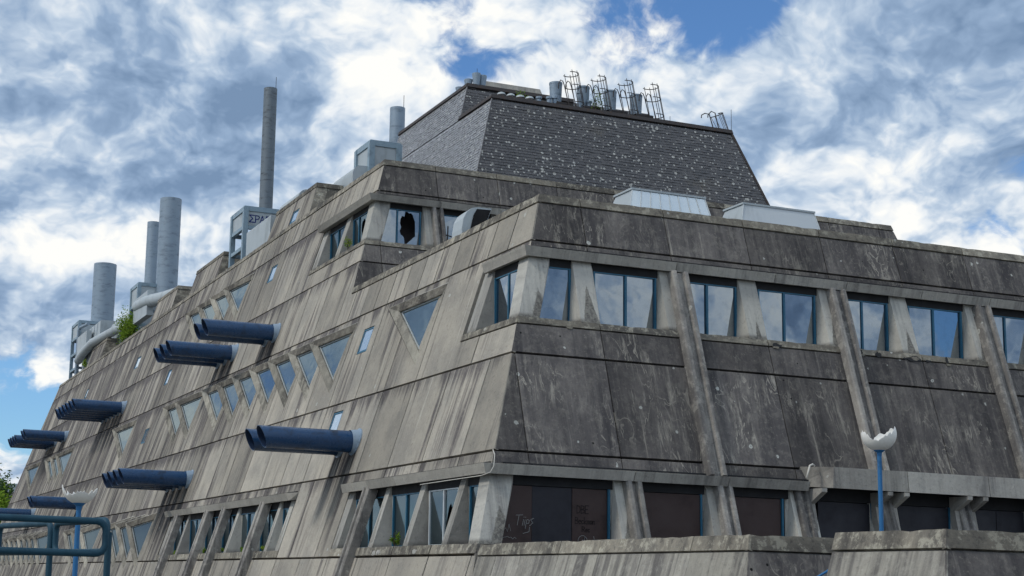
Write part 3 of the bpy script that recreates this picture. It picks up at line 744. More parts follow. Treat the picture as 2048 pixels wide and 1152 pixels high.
# --- blue intake pipes
def intake_pipe(y, z, length=3.95, r=.42):
    xf = hipX(z); seg = 28; xe = xf - length
    mb = MB(); vs = []
    ring = lambda fx, rr: [(fx(math.sin(2 * math.pi * k / seg)), y + rr * math.cos(2 * math.pi * k / seg), z + rr * math.sin(2 * math.pi * k / seg)) for k in range(seg)]
    ro = ring(lambda s_: xf + .25 + .1 * s_, r); re = ring(lambda s_: xe + .14 - .17 * s_, r); ri = ring(lambda s_: xe + .14 - .17 * s_, r - .022); rb = ring(lambda s_: xf - .2, r - .022)
    vs = ro + re
    mb.add(vs, [(k, (k + 1) % seg, seg + (k + 1) % seg, seg + k) for k in range(seg)])
    mb.add(re + ri, [(k, (k + 1) % seg, seg + (k + 1) % seg, seg + k) for k in range(seg)])
    p = mb.build('intake_pipe', M_BLUE, B, smooth=True, angle=40)
    p['label'] = 'dark blue steel pipe sticking straight out of the concrete wall'
    MB().add(ri + rb, [(k, (k + 1) % seg, seg + (k + 1) % seg, seg + k) for k in range(seg)] + [tuple(range(seg, 2 * seg))]).build('bore', M_BLUE_IN, p, smooth=True, angle=40)
    fl = MB()
    rr = r + .11
    pl = lambda k, rad, d: PL(y + rad * math.cos(2 * math.pi * k / seg), z + rad * math.sin(2 * math.pi * k / seg), d)
    fl.add([pl(k, rr, .004) for k in range(seg)] + [pl(k, rr, .05) for k in range(seg)] + [pl(k, r - .03, .05) for k in range(seg)],
           [(k, (k + 1) % seg, seg + (k + 1) % seg, seg + k) for k in range(seg)] + [(seg + k, seg + (k + 1) % seg, 2 * seg + (k + 1) % seg, 2 * seg + k) for k in range(seg)])
    c0 = [Vector((xf - .28, q[1], q[2])) for q in ring(lambda s_: 0, r + .03)]
    c1 = [pl(k, r + .06, .05) for k in range(seg)]
    fl.add(c0 + c1, [(k, (k + 1) % seg, seg + (k + 1) % seg, seg + k) for k in range(seg)])
    fl.build('flange', M_FLANGE, p, smooth=True, angle=35)
for (y, n_, z) in PIPES:
    for k in range(n_): intake_pipe(y + 1.6 * k, z)

# --- raised parapet boxes along the roof edge
def dormer(yf, yb, win=None, ztop=21.72):
    dh = .5
    zc = ztop - .26
    fy = lambda z: yf + T * (z - ztop)
    d = MB()
    xa = lambda z: hipX(z)
    # body set a little behind the panels
    lo = 19.4
    d.prism([(xa(lo) + .12, fy(lo) + .1, lo), (xa(lo) + 3.2, fy(lo) + .1, lo), (xa(lo) + 3.2, yb, lo), (xa(lo) + .12, yb, lo)],
            [(xa(zc) + .12, fy(zc) + .1, zc), (xa(zc) + 2.6, fy(zc) + .1, zc), (xa(zc) + 2.6, yb, zc), (xa(zc) + .12, yb, zc)])
    body = d.build('parapet_box', M_CAP, B)
    js = frange(fy(20.5), yb, [yf + 1.6, yf + 4.6])
    for i in range(len(js) - 1):
        a0 = fy if i == 0 else (lambda z, q=js[i]: q + .012)
        a1 = (lambda z, q=js[i + 1]: q - .012)
        z0_, z1_ = 19.88, zc - .01
        hole = None
        if win and a0(20) + .1 < win[0] and win[1] < js[i + 1] - .1: hole = (win[0], win[1], max(win[2], 19.95), win[3])
        panel(PL, [(a0(z0_), z0_), (a1(z0_), z0_), (a1(z1_), z1_), (a0(z1_), z1_)], M_LEFT, body, hole=hole)
    PF = lambda x, z, d_: Vector((x, fy(z), z)) + NR * d_
    for x0_, x1_ in ((0, .62), (.66, 2.4)):
        panel(PF, [(xa(19.7) + x0_, 19.7), (xa(19.7) + x1_ + .3, 19.7), (xa(zc) + x1_, zc - .02), (xa(zc) + x0_, zc - .02)], M_CAP, body, depth=.1)
    cz = [(xa(zc) - .04, fy(zc) - .05), (xa(zc) + 2.7, fy(zc) - .05), (xa(zc) + 2.7, yb + .05), (xa(zc) - .04, yb + .05)]
    ct = [(x + (.06 if i in (0, 3) else 0), y + (.06 if i < 2 else 0), ztop) for i, (x, y) in enumerate(cz)]
    MB().prism([(x, y, zc) for x, y in cz], ct).build('coping', M_CAP, body)
    if win: small_window((win[0], win[1], max(win[2], 19.95), win[3]))
dormer(77.5, 85.0, (79.6, 80.8, 19.75, 20.75)); dormer(97.2, 104.6, (101.85, 103.0, 19.8, 20.7)); dormer(110.5, 117.3); dormer(138.6, 146.0)

# --- slate clad roof block
SXL = lambda z: 30.03 + T * (z - 19.8)            # left slated face
SYF = lambda z: Y2 + 2.2 + T * (z - ZR)           # front slated face
SXR = lambda z: 46.27 + .333 * (25.13 - z)        # right hip
SZ, SZ2 = 25.18, 27.36
YT = lambda z: 73.35 + T * (z - 25.05)            # front of the taller block
YB = lambda z: 84.3
lo = 19.3
bd = MB()
i_ = .05
bd.prism([(SXL(lo) + i_, SYF(lo) + i_, lo), (SXR(lo) - i_, SYF(lo) + i_, lo), (SXR(lo) - i_, 84.2, lo), (SXL(lo) + i_, 84.2, lo)],
         [(SXL(SZ) + i_, SYF(SZ) + i_, SZ - .05), (SXR(SZ) - i_, SYF(SZ) + i_, SZ - .05), (SXR(SZ) - i_, 84.2, SZ - .05), (SXL(SZ) + i_, 84.2, SZ - .05)])
bd.prism([(SXL(SZ - .2) + i_, YT(SZ - .2) + i_, SZ - .2), (44.5, YT(SZ - .2) + i_, SZ - .2), (44.5, 84.2, SZ - .2), (SXL(SZ - .2) + i_, 84.2, SZ - .2)],
         [(SXL(SZ2) + i_, YT(SZ2) + i_, SZ2 - .05), (44.0, YT(SZ2) + i_, SZ2 - .05), (44.0, 84.2, SZ2 - .05), (SXL(SZ2) + i_, 84.2, SZ2 - .05)])
ROOF = bd.build('slate_roof', M_SLATE, B)
SW, SH = .27, .165
sl = MB()
def slate_geo(P, a0, a1, zb, zt):
    """thin slate: tail proud, head tucked under the course above"""
    t0, t1 = .034 + random.uniform(-.012, .012), .014
    return [P(a0, zb, t0), P(a1, zb, t0), P(a1, zt, t1), P(a0, zt, t1), P(a0, zb, 0), P(a1, zb, 0)], [(0, 1, 2, 3), (4, 5, 1, 0), (0, 3, 4), (1, 5, 2)]
def slates(P, f0, f1, z0, z1, skip=None):
    n_ = int((z1 - z0) / SH)
    for r_ in range(n_):
        zb = z0 + r_ * SH; zt = zb + SH * 1.25; zm = zb + SH / 2
        lo_, hi_ = f0(zm), f1(zm)
        a = lo_ - (SW / 2 if r_ % 2 else 0)
        while a < hi_:
            b0, b1 = max(a, lo_) + .006, min(a + SW, hi_) - .006
            if b1 - b0 > .03 and not (skip and skip(b0, b1, zb)):
                sl.add(*slate_geo(P, b0, b1, zb + random.uniform(-.02, .012), zt))
            a += SW
PF3 = lambda x, z, d: PR(x, z, d, Y2 + 2.2)
PL3 = lambda y, z, d: Vector((SXL(z), y, z)) + NL * d
PT3 = lambda x, z, d: Vector((x, YT(z), z)) + NR * d
# the 300 slates nearest the left corner of the front are single pieces
ONE = []
def first300(b0, b1, zb):
    if len(ONE) < 300 and b1 - b0 > SW - .03 and zb > 20.3 and b0 < SXL(zb) + 3.1:
        ONE.append((b0, zb)); return True
    return False
slates(PF3, SXL, SXR, 19.5, SZ - .12, first300)
slates(PL3, SYF, YB, 19.5, SZ - .1)
slates(PL3, YT, YB, SZ - .12, SZ2 - .14)
slates(PT3, SXL, lambda z: 38.5, SZ - .1, SZ2 - .14)
so = sl.build('slate_courses', M_SLATE, ROOF, recalc=False); so['kind'] = 'stuff'
vs, fs = slate_geo(lambda a, z, d: PR(a, z, d, Y2 + 2.2) - PR(0, 20.0, 0, Y2 + 2.2), 0.006, SW - .006, 20.0, 20.0 + SH * 1.25)
sm = bpy.data.meshes.new('slate'); sm.from_pydata([tuple(v) for v in vs], [], fs); sm.materials.append(M_SLATE)
for (a, zb) in ONE:
    q = bpy.data.objects.new('slate', sm); C.objects.link(q); q.parent = ROOF
    q.location = PR(a - .006, zb + random.uniform(-.008, .008), random.uniform(-.003, .006), Y2 + 2.2)
# hip flashings and copings
def edge(pts, r, mat=M_DARK, name='ridge_capping'): MB().tube(pts, r, 6).build(name, mat, ROOF)
MB().prism([PF3(SXL(SZ) - .1, SZ - .12, .09), PF3(SXR(SZ) + .1, SZ - .12, .09), PF3(SXR(SZ) + .05, SZ - .1, -.5), PF3(SXL(SZ), SZ - .1, -.5)],
           [PF3(SXL(SZ) - .06, SZ + .10, .09), PF3(SXR(SZ) + .06, SZ + .10, .09), PF3(SXR(SZ), SZ + .10, -.5), PF3(SXL(SZ), SZ + .10, -.5)]).build('roof_coping', M_DARK, ROOF)
for (P_, a0, a1, zz) in ((PL3, SYF(SZ) - .05, YT(SZ) + .1, SZ), (PL3, YT(SZ2) - .05, 84.4, SZ2), (PT3, SXL(SZ2) - .05, 39, SZ2)):
    MB().prism([P_(a0, zz - .12, .09), P_(a1, zz - .12, .09), P_(a1, zz - .1, -.5), P_(a0, zz - .1, -.5)], [P_(a0, zz + .1, .09), P_(a1, zz + .1, .09), P_(a1, zz + .1, -.5), P_(a0, zz + .1, -.5)]).build('roof_coping', M_DARK, ROOF)
MB().tube([(SXR(19.5), SYF(19.5), 19.5), (SXR(SZ), SYF(SZ), SZ)], .09, 6).build('hip_capping', M_DARK, ROOF)
MB().tube([(SXL(19.5), SYF(19.5), 19.5), (SXL(SZ), SYF(SZ), SZ)], .05, 6).build('hip_capping', M_SLATE, ROOF)
MB().tube([(SXL(SZ), YT(SZ), SZ - .1), (SXL(SZ2), YT(SZ2), SZ2)], .05, 6).build('hip_capping', M_SLATE, ROOF)

# ------------------------------------------------------------------ terrace walls in front
def wallplane_left(xt, zt): return lambda y, z, d=0.0: Vector((xt + T * (z - zt), y, z)) + NL * d
def wallplane_front(yt, zt): return lambda x, z, d=0.0: Vector((x, yt + T * (z - zt), z)) + NR * d
def terrace_wall(label, xt, yt, zt, ylen, xlen, jl, jf, loc):
    """two sloping faces meeting at a corner: the left one runs back along Y, the front one along X"""
    E_ = empty('terrace_wall', label, 'wall', loc)
    A, F_ = wallplane_left(xt, zt), wallplane_front(yt, zt)
    zb_, zu = -1.65, zt - .05
    cx0 = lambda z: xt + T * (z - zt) + .09; cy0 = lambda z: yt + T * (z - zt) + .09
    L6 = lambda z: [(cx0(z), cy0(z), z), (xt + xlen, cy0(z), z), (xt + xlen, cy0(z) + .35, z), (cx0(z) + .35, cy0(z) + .35, z), (cx0(z) + .35, yt + ylen - .03, z), (cx0(z), yt + ylen - .03, z)]
    MB().prism(L6(zb_), L6(zu)).build('core', M_RIB, E_)
    hy = lambda z: yt + T * (z - zt); hx = lambda z: xt + T * (z - zt)
    for (z0_, z1_, nm, pr, ma, mf) in ((-1.65, zt - .36, 'concrete_panel', 0, M_WALL, M_FRONT), (zt - .32, zt, 'coping', .03, M_CAP, M_CAP)):  # front faces take the concrete with shade in its tone
        js = frange(hy(zt), yt + ylen, jl)
        for i in range(len(js) - 1):
            a0 = (lambda z: hy(z) - pr) if i == 0 else (lambda z, q=js[i]: q + .01)
            a1 = lambda z, q=js[i + 1]: q - .01
            panel(A, [(a0(z0_), z0_), (a1(z0_), z0_), (a1(z1_), z1_), (a0(z1_), z1_)], ma, E_, depth=.10, proud=pr, name=nm)
        js = frange(hx(zt), xt + xlen, jf)
        for i in range(len(js) - 1):
            a0 = (lambda z: hx(z) - pr) if i == 0 else (lambda z, q=js[i]: q + .01)
            a1 = lambda z, q=js[i + 1]: q - .01
            panel(F_, [(a0(z0_), z0_), (a1(z0_), z0_), (a1(z1_), z1_), (a0(z1_), z1_)], mf, E_, depth=.10, proud=pr, name=nm)
    return E_
terrace_wall('low sloping concrete wall with pale coping running from under the boarded windows', 18.46, 27.12, 1.22, 13.45, 6, [29.2, 31.3, 33.4, 35.5, 37.7, 39.3], [21.3], (18.0, 27.0, -1.65))
terrace_wall('nearest low concrete wall block with a dark right face, below the right lamp', 18.1, 20.84, 1.17, 2.95, 12, [], [21.0, 24.0, 27], (17.7, 20.7, -1.65))

# ------------------------------------------------------------------ lamps with broken opal globes
def lamp(x, y, zb, zt, R, rim, label, loc_z):
    L_ = empty('street_lamp', label, 'street lamp', (x, y, loc_z), 'globe lamps with broken glass')
    MB().tube([(x, y, loc_z), (x, y, zt - .02)], .042, 14).build('post', M_LAMP, L_, smooth=True, angle=40)
    MB().lathe([(.042, -.12), (.05, -.05), (.10, -.012), (.115, .012), (.0, .014)], (x, y, zt), 20).build('collar', M_LAMP, L_, smooth=True, angle=40)
    seg, rows = 60, 12; cz = zt + R - .02; mb = MB(); vs = []
    for inner in (0, 1):
        rr = R - .008 * inner
        for k in range(seg):
            th = 2 * math.pi * k / seg; pm = rim(th)
            for r_ in range(rows + 1):
                ph = .30 + (pm - .30) * r_ / rows
                vs.append((x + rr * math.sin(ph) * math.cos(th), y + rr * math.sin(ph) * math.sin(th), cz - rr * math.cos(ph)))
    n_ = rows + 1; fs = []; o2 = seg * n_
    for k in range(seg):
        k2 = (k + 1) % seg
        for r_ in range(rows):
            fs.append((k * n_ + r_, k2 * n_ + r_, k2 * n_ + r_ + 1, k * n_ + r_ + 1))
            fs.append((o2 + k * n_ + r_, o2 + k * n_ + r_ + 1, o2 + k2 * n_ + r_ + 1, o2 + k2 * n_ + r_))
        fs.append((k * n_ + rows, k2 * n_ + rows, o2 + k2 * n_ + rows, o2 + k * n_ + rows))
    mb.add(vs, fs).build('broken_globe', M_GLASSLAMP, L_, smooth=True, angle=60)
rj = [random.uniform(-.10, .10) for _ in range(60)]
def ang(th, deg, wd): return math.exp(-((math.atan2(math.sin(th - math.radians(deg)), math.cos(th - math.radians(deg)))) / wd) ** 2)
def rim_right(th):
    # short shard to the left, a notch beside it, then rising to a tall shard on the right
    k = int(th / (2 * math.pi) * 60) % 60; c_ = math.cos(th - math.radians(-21))
    pts = [(-1.0, 1.62), (-.86, 1.52), (-.62, 1.18), (-.3, 1.20), (.1, 1.42), (.45, 1.60), (.8, 1.86), (.93, 2.02), (1.001, 1.80)]
    for (c0, v0), (c1, v1) in zip(pts, pts[1:]):
        if c0 <= c_ <= c1: v = v0 + (v1 - v0) * (c_ - c0) / (c1 - c0); break
    return v + 1.3 * rj[k] + .9 * rj[(k // 4 * 7) % 60]
def rim_left(th):
    k = int(th / (2 * math.pi) * 60) % 60
    return 1.16 + .36 * ang(th, -20, .45) + .40 * ang(th, 165, .4) + rj[(k * 7) % 60] * 1.7
lamp(18.98, 23.6, 0, 2.76, .325, rim_right, 'blue lamp post with a broken white globe behind the nearest wall block', 0.0)
lamp(4.20, 25.0, -1.65, 1.17, .29, rim_left, 'blue lamp post with a jagged shallow globe beside the railing', -1.65)

# ------------------------------------------------------------------ railing
def rounded_loop(a, b, z0, z1, r, n=6):
    """closed rounded rectangle between plan points a and b"""
    a, b = Vector(a), Vector(b); L_ = (b - a).length; e = (b - a).normalized(); out = []
    for (cx_, cz_, s0) in ((L_ - r, z1 - r, 0), (r, z1 - r, 90), (r, z0 + r, 180), (L_ - r, z0 + r, 270)):
        for k in range(n + 1):
            th = math.radians(s0 + 90 * k / n); q = a + e * (cx_ + r * math.cos(th)); out.append((q.x, q.y, cz_ + r * math.sin(th)))
    return out
R1 = empty('railing', 'dark teal tube railing ending in a rounded loop at lower left', 'railing', (1.6, 11.5, -1.65))
MB().tube(rounded_loop((-1.6, 11.45, 0), (2.145, 11.5, 0), .17, .41, .075), .0265, 12, closed=True).build('loop', M_RAIL, R1, smooth=True)
for q in ((2.19, 11.62), (-.2, 11.6)):
    MB().tube([(q[0], q[1], -1.65), (q[0], q[1], .335)], .026, 12).build('post', M_RAIL, R1, smooth=True, angle=40)
R2 = empty('railing', 'dark teal railing of short rounded frames behind the front tube rail', 'railing', (1.95, 12.9, -1.65))
MB().tube(rounded_loop((1.70, 14.3, 0), (1.96, 12.98, 0), .19, .43, .07), .0255, 12, closed=True).build('loop', M_RAIL, R2, smooth=True)
MB().tube(rounded_loop((1.99, 12.9, 0), (2.20, 11.75, 0), .19, .43, .07), .0255, 12, closed=True).build('loop', M_RAIL, R2, smooth=True)
MB().tube([(1.955, 12.93, -1.65), (1.955, 12.93, .36)], .026, 12).build('post', M_RAIL, R2, smooth=True, angle=40)
h_ = MB().tube([(18.45, 25.0, -.2), (18.5, 25.0, .34), (18.9, 25.0, .54), (20.6, 25.0, 1.15), (20.65, 25, .5)], .026, 12).build('handrail', M_LAMP, smooth=True)
tag(h_, 'blue stair handrail rising in the gap between the two low walls', 'handrail')

# ------------------------------------------------------------------ chimneys
def chimney(x, y, zt, d, label, rod=True, z0=19.35, mat=None):
    mat = mat or M_ZINC
    o = MB().lathe([(d / 2, z0 - zt), (d / 2, 0), (d / 2 - .05, 0), (d / 2 - .05, -1.5)], (x, y, zt), 40)
    E_ = empty('chimney', label, 'chimney', (x, y, z0))
    o.build('flue', mat, E_, smooth=True, angle=40)
    if rod: MB().tube([(x + d * .35, y - d * .2, zt - .3), (x + d * .35, y - d * .2, zt + .85)], .018, 6).build('lightning_rod', M_DARK, E_)
    for zz in [zt - 2.2 * k for k in range(1, int((zt - z0) / 2.2))]:
        MB().lathe([(d / 2 + .001, -.02), (d / 2 + .010, -.01), (d / 2 + .010, .01), (d / 2 + .001, .02)], (x, y, zz), 40).build('seam', mat, E_, smooth=True)
chimney(33.3, 87.1, 29.93, .97, 'short galvanised chimney half hidden behind the slate roof')
chimney(28.0, 98.1, 33.79, .93, 'tallest thin steel chimney rising behind the scrawled container', mat=M_ZINCDARK)
chimney(28.0, 128.4, 32.85, 1.88, 'thick pale chimney standing in front of a thinner one', False)
chimney(29.6, 142.9, 34.06, 1.25, 'thinner chimney half hidden behind the thick pale chimney', False)
chimney(27.5, 156.3, 32.2, 2.34, 'leftmost thick chimney standing alone at the far end of the roof', False)

# ------------------------------------------------------------------ roof containers
def container(x0, x1, y0, y1, z0, z1, label, rails, panels, label_mat=None):
    E_ = empty('steel_container_frame', label, 'container', (x0, y0, z0), 'steel frames on the roof')
    p = .16
    for x in (x0, x1):
        for y in (y0, y1):
            MB().box((x - p, y - p, z0), (x + p, y + p, z1)).build('post', M_FRAME, E_)
    for z in rails:
        for y in (y0, y1): MB().box((x0 + p, y - .11, z - .24), (x1 - p, y + .11, z - .004)).build('beam', M_FRAME, E_)
        for x in (x0, x1): MB().box((x - .11, y0 + p, z - .24), (x + .11, y1 - p, z - .004)).build('beam', M_FRAME, E_)
    for (za, zb) in panels:
        MB().box((x0 + p, y0 - .04, za), (x1 - p, y0 + .04, zb)).build('side_panel', M_WHITE, E_)
        MB().box((x0 - .04, y0 + p, za), (x0 + .04, y1 - p, zb)).build('side_panel', M_WHITE, E_)
    MB().box((x0 - .1, y0 - .1, z1), (x1 + .1, y1 + .1, z1 + .08)).build('roof_sheet', M_FRAME, E_)
    return E_
c1_ = container(27.5, 29.1, 75.8, 78.0, 19.35, 23.95, 'pale container in a steel frame beside the slate roof', (23.95, 22.6, 21.3), ((22.62, 23.7),))
c2_ = container(25.1, 28.4, 92.6, 95.6, 19.35, 23.75, 'steel framed container scrawled with blue letters below the tallest chimney', (23.75, 22.55, 21.2), ((22.57, 23.5),))
c3_ = container(25.6, 28.6, 128.3, 131.3, 19.35, 25.1, 'steel frame carrying a white duct below the thick pale chimney', (25.1, 23.4, 21.6), ((23.42, 24.85),))
c4_ = container(24.9, 27.2, 154.4, 158.2, 19.35, 25.7, 'farthest steel frame at the left end of the roof', (25.7, 24.2, 22.6, 21.0), ((24.25, 25.4),))
# flat print: scrawled capitals on the container panel
def scrawl(W_, strokes, wd, mat, name, parent):
    mb = MB()
    for st in strokes:
        for (a, b) in zip(st, st[1:]):
            a, b = Vector(a), Vector(b); e = b - a
            if e.length < 1e-6: continue
            n_ = Vector((-e.y, e.x)).normalized() * wd / 2; e = e.normalized() * wd * .3
            mb.add([W_(*(a - n_ - e)), W_(*(b - n_ + e)), W_(*(b + n_ + e)), W_(*(a + n_ - e))], [(0, 1, 2, 3)])
    return mb.build(name, mat, parent, recalc=False)
GL = {'E3': [[(.9, 1), (0, 1), (.6, .5), (0, 0), (.95, 0)]], 'P': [[(0, 0), (0, 1), (.6, .95), (.7, .75), (.55, .5), (0, .45)]], 'A': [[(0, 0), (.4, 1), (.8, 0)], [(.15, .4), (.65, .4)]],
      'I': [[(.2, 0), (.2, 1)]], 'R': [[(0, 0), (0, 1), (.55, .95), (.65, .75), (.5, .52), (0, .5)], [(.3, .5), (.7, 0)]], 'B': [[(0, 0), (0, 1), (.5, .9), (.5, .6), (0, .52), (.6, .4), (.55, .1), (0, 0)]], 'D': [[(0, 0), (0, 1), (.5, .85), (.6, .4), (.4, .1), (0, 0)]],
      'E': [[(.6, 1), (0, 1), (0, 0), (.6, 0)], [(0, .5), (.45, .5)]], 'e': [[(.05, .3), (.5, .35), (.45, .55), (.15, .55), (0, .3), (.15, 0), (.5, .1)]], 'c': [[(.45, .5), (.15, .55), (0, .3), (.15, 0), (.5, .1)]], 'k': [[(0, 0), (0, 1)], [(.45, .55), (0, .25), (.5, 0)]],
      'm': [[(0, 0), (0, .5), (.25, .5), (.25, 0)], [(.25, .5), (.5, .5), (.5, 0)]], 'a': [[(.45, .5), (.1, .5), (0, .2), (.2, 0), (.45, .3), (.45, .5), (.5, 0)]], 'n': [[(0, 0), (0, .5), (.35, .5), (.4, 0)]], 'T': [[(0, 1), (.9, 1.05)], [(.4, 1), (.35, 0)]], 'i': [[(.1, 0), (.15, .6)], [(.16, .8), (.17, .85)]], 'p': [[(.1, -.3), (.15, .6), (.5, .55), (.5, .25), (.15, .2)]],
      's': [[(.5, .75), (.1, .6), (.5, .3), (.1, 0)]]}
def text(word, x, z, h, gap=.18, slant=0.0):
    out = []
    for ch in word:
        key = {'Σ': 'E3'}.get(ch, ch); g_ = GL[key]; wmax = max(p[0] for st in g_ for p in st)
        for st in g_: out.append([(x + (p[0] + slant * p[1]) * h * .8, z + p[1] * h) for p in st])
        x += (wmax + gap) * h * .8
    return out
scrawl(lambda a, b: Vector((a, 92.545, b)), text('ΣPAIR', 25.36, 22.80, .46, .14), .06, M_BLUETAG, 'lettering', c2_)

# boards with tags
yb = s0.g - .03
fr = lambda a, b: Vector((a, yb, b))
scrawl(fr, text('Tiips', 20.02, 1.86, .30, .06, .2) + [[(20.30, 1.62), (20.5, 1.68), (20.52, 1.82)]], .016, M_CHALK, 'lettering', bw0)
scrawl(fr, [[(19.45 + .055 * k, 1.65 + .12 * random.random() + (.12 if k % 2 else 0)) for k in range(9)], [(19.6 + .06 * k, 1.40 + .1 * random.random() + (.07 if k % 2 else 0)) for k in range(9)]], .012, M_CHALK, 'lettering', bw0)
scrawl(fr, text('DBE', 22.12, 2.30, .24, .15) + text('Beckman', 22.06, 1.98, .20, .12) + text('Rec', 22.3, 1.74, .16, .2), .022, M_FAINT, 'lettering', bw0)
cir = [(22.32 + .16 * math.cos(t_ * .35), 1.46 + .17 * math.sin(t_ * .35)) for t_ in range(19)]
scrawl(fr, [cir, [(22.32, 1.5), (22.26, 1.42), (22.34, 1.40), (22.4, 1.6), (22.36, 1.4)], [(22.7, 1.62), (22.75, 1.38)], [(22.62, 1.5), (22.88, 1.52), (22.9, 1.42)]], .016, M_CHALK, 'lettering', bw0)

# ------------------------------------------------------------------ other roof plant
def rbox(name, label, cat, x0, x1, y0, y1, z0, z1, mat, curve=.5, group=None, ribs=0):
    """sheet metal box with a rounded shoulder towards -X"""
    E_ = empty(name, label, cat, (x0, y0, z0), group)
    pr = [(x0, z0), (x0, z1 - curve)] + [(x0 + curve - curve * math.cos(math.radians(a)), z1 - curve + curve * math.sin(math.radians(a))) for a in (15, 30, 45, 60, 75, 90)] + [(x1, z1), (x1, z0)]
    MB().prism([(x, y0, z) for x, z in pr], [(x, y1, z) for x, z in pr]).build('casing', mat, E_)
    for k in range(1, ribs):
        yy = y0 + (y1 - y0) * k / ribs
        MB().box((x0 - .03, yy - .03, z0), (x0 - .002, yy + .03, z1 - curve)).build('seam', M_ZINC, E_)
    return E_
rbox('air_handling_box', 'pale sheet metal box with sloped shoulder behind the first parapet box', 'vent', 26.5, 27.9, 75.9, 79.3, 19.35, 22.55, M_WHITE, .5)
rbox('air_handling_box', 'white rounded box peeping over the parapet right of the tallest chimney', 'vent', 27.0, 28.6, 87.4, 91.5, 19.35, 24.0, M_WHITE, .6, ribs=4)
rbox('air_handling_box', 'pale rounded casing behind the leafy roof shrub', 'vent', 26.0, 28.2, 133.6, 142.8, 19.35, 24.1, M_WHITE, .9, ribs=5)
rbox('air_handling_box', 'long ribbed white casing left of the roof shrub', 'vent', 25.3, 27.0, 144.6, 154.0, 19.35, 24.35, M_WHITE, .12, ribs=6)
rbox('air_handling_box', 'pale box panel standing on the roof edge left of the first parapet box', 'vent', 24.85, 25.3, 85.9, 91.2, 19.9, 21.75, M_WHITE, .08)
rbox('fan_casing', 'white square fan casing hung in the frame below the thick pale chimney', 'vent', 24.95, 25.5, 121.5, 127.0, 21.2, 23.3, M_WHITE, .1)
rbox('fan_casing', 'small grey box hung on the farthest steel frame', 'vent', 24.6, 25.1, 148.0, 153.3, 21.9, 23.8, M_WHITE, .08)
d_ = MB().tube([(25.25, 126.6, 22.7), (25.25, 122.5, 22.5), (25.4, 117.5, 21.95), (25.75, 113, 21.65), (26.6, 111, 21.4)], .52, 18).build('duct', M_WHITE, smooth=True, angle=50)
tag(d_, 'fat pale duct bending over the parapet below the thick pale chimney', 'duct')
d_ = MB().tube([(24.75, 153.0, 21.4), (24.75, 150.0, 21.85), (24.8, 145.5, 22.2), (25.4, 136, 22.2), (26, 133, 22.0)], .42, 16).build('duct', M_WHITE, smooth=True, angle=50)
tag(d_, 'thin pale duct on the roof edge left of the leafy shrub', 'duct')
d_ = MB().tube([(24.75, 153.9, 19.8), (24.75, 153.9, 24.6), (24.9, 153.6, 24.9), (25.2, 151, 24.9)], .16, 10).build('drain_pipe', M_ZINC, smooth=True, angle=50)
tag(d_, 'thin grey riser pipe on the farthest steel frame', 'pipe')

# vent hood on the tier 1 roof: black plate as the shaded mouth towards the camera, curved back
E_ = empty('vent_hood', 'white curved vent hood with a dark mouth on the lower roof edge', 'vent', (22.5, 51.4, 12.6))
ar = [(22.38, 12.6), (22.40, 13.35), (22.46, 13.75), (22.60, 14.02), (22.80, 14.18), (23.02, 14.24), (23.62, 14.24), (23.05, 12.6)]
MB().prism([(x, 51.45, z) for x, z in ar], [(x + .05, 52.5, z) for x, z in ar]).build('hood', M_WHITE, E_)
mo = [(22.60, 12.7), (23.04, 12.7), (23.58, 14.18), (23.0, 14.16), (22.86, 13.9)]
MB().prism([(x, 51.44, z) for x, z in mo], [(x, 51.42, z) for x, z in mo]).build('mouth', M_BLACKTAG, E_)

def skylight(x0, x1, label, mat):
    E_ = empty('roof_skylight', label, 'skylight', (x0, 47.1, 12.6), 'pale skylights on the lower roof')
    y0, y1, z0, z1 = 46.75, 49.0, 12.95, 14.42
    a, b = y0 + .35, y0 + .75; ia, ib = x0 + .38, x1 - .32
    MB().box((x0, y0 - .05, 12.55), (x1, y1, z0)).build('kerb', M_WHITE, E_)
    n_ = 8 if mat is M_GLASSPALE else 1
    for k in range(n_):
        t0, t1 = k / n_, (k + 1) / n_
        lo0, lo1 = x0 + (x1 - x0) * t0 + .012, x0 + (x1 - x0) * t1 - .012; h0, h1 = ia + (ib - ia) * t0 + .012, ia + (ib - ia) * t1 - .012
        MB().prism([(lo0, y0, z0), (lo1, y0, z0), (h1, a, z1), (h0, a, z1)], [(lo0, y0 + .03, z0 - .01), (lo1, y0 + .03, z0 - .01), (h1, a + .03, z1 - .01), (h0, a + .03, z1 - .01)]).build('pane', mat, E_)
    MB().prism([(x0, y0 + .04, z0), (ia, a + .04, z1 - .02), (ia, y1 - .7, z1 - .02), (x0, y1, z0)], [(x1, y0 + .04, z0), (ib, a + .04, z1 - .02), (ib, y1 - .7, z1 - .02), (x1, y1, z0)]).build('body', M_WHITE, E_)
    MB().box((ia - .05, a - .04, z1 - .02), (ib + .05, y1 - .6, z1 + .05)).build('ridge', M_WHITE, E_)
    for k in (range(n_ + 1) if mat is M_GLASSPALE else (0, n_)):
        t0 = k / n_
        MB().tube([(x0 + (x1 - x0) * t0, y0 - .005, z0), (ia + (ib - ia) * t0, a - .005, z1)], .022, 6).build('glazing_bar', M_LIGHTMETAL, E_)
skylight(26.85, 30.6, 'pale glazed skylight in front of the slate roof, the left of two', M_GLASSPALE)
skylight(31.6, 35.45, 'dull translucent skylight on the lower roof, the right of two', M_SHEET)

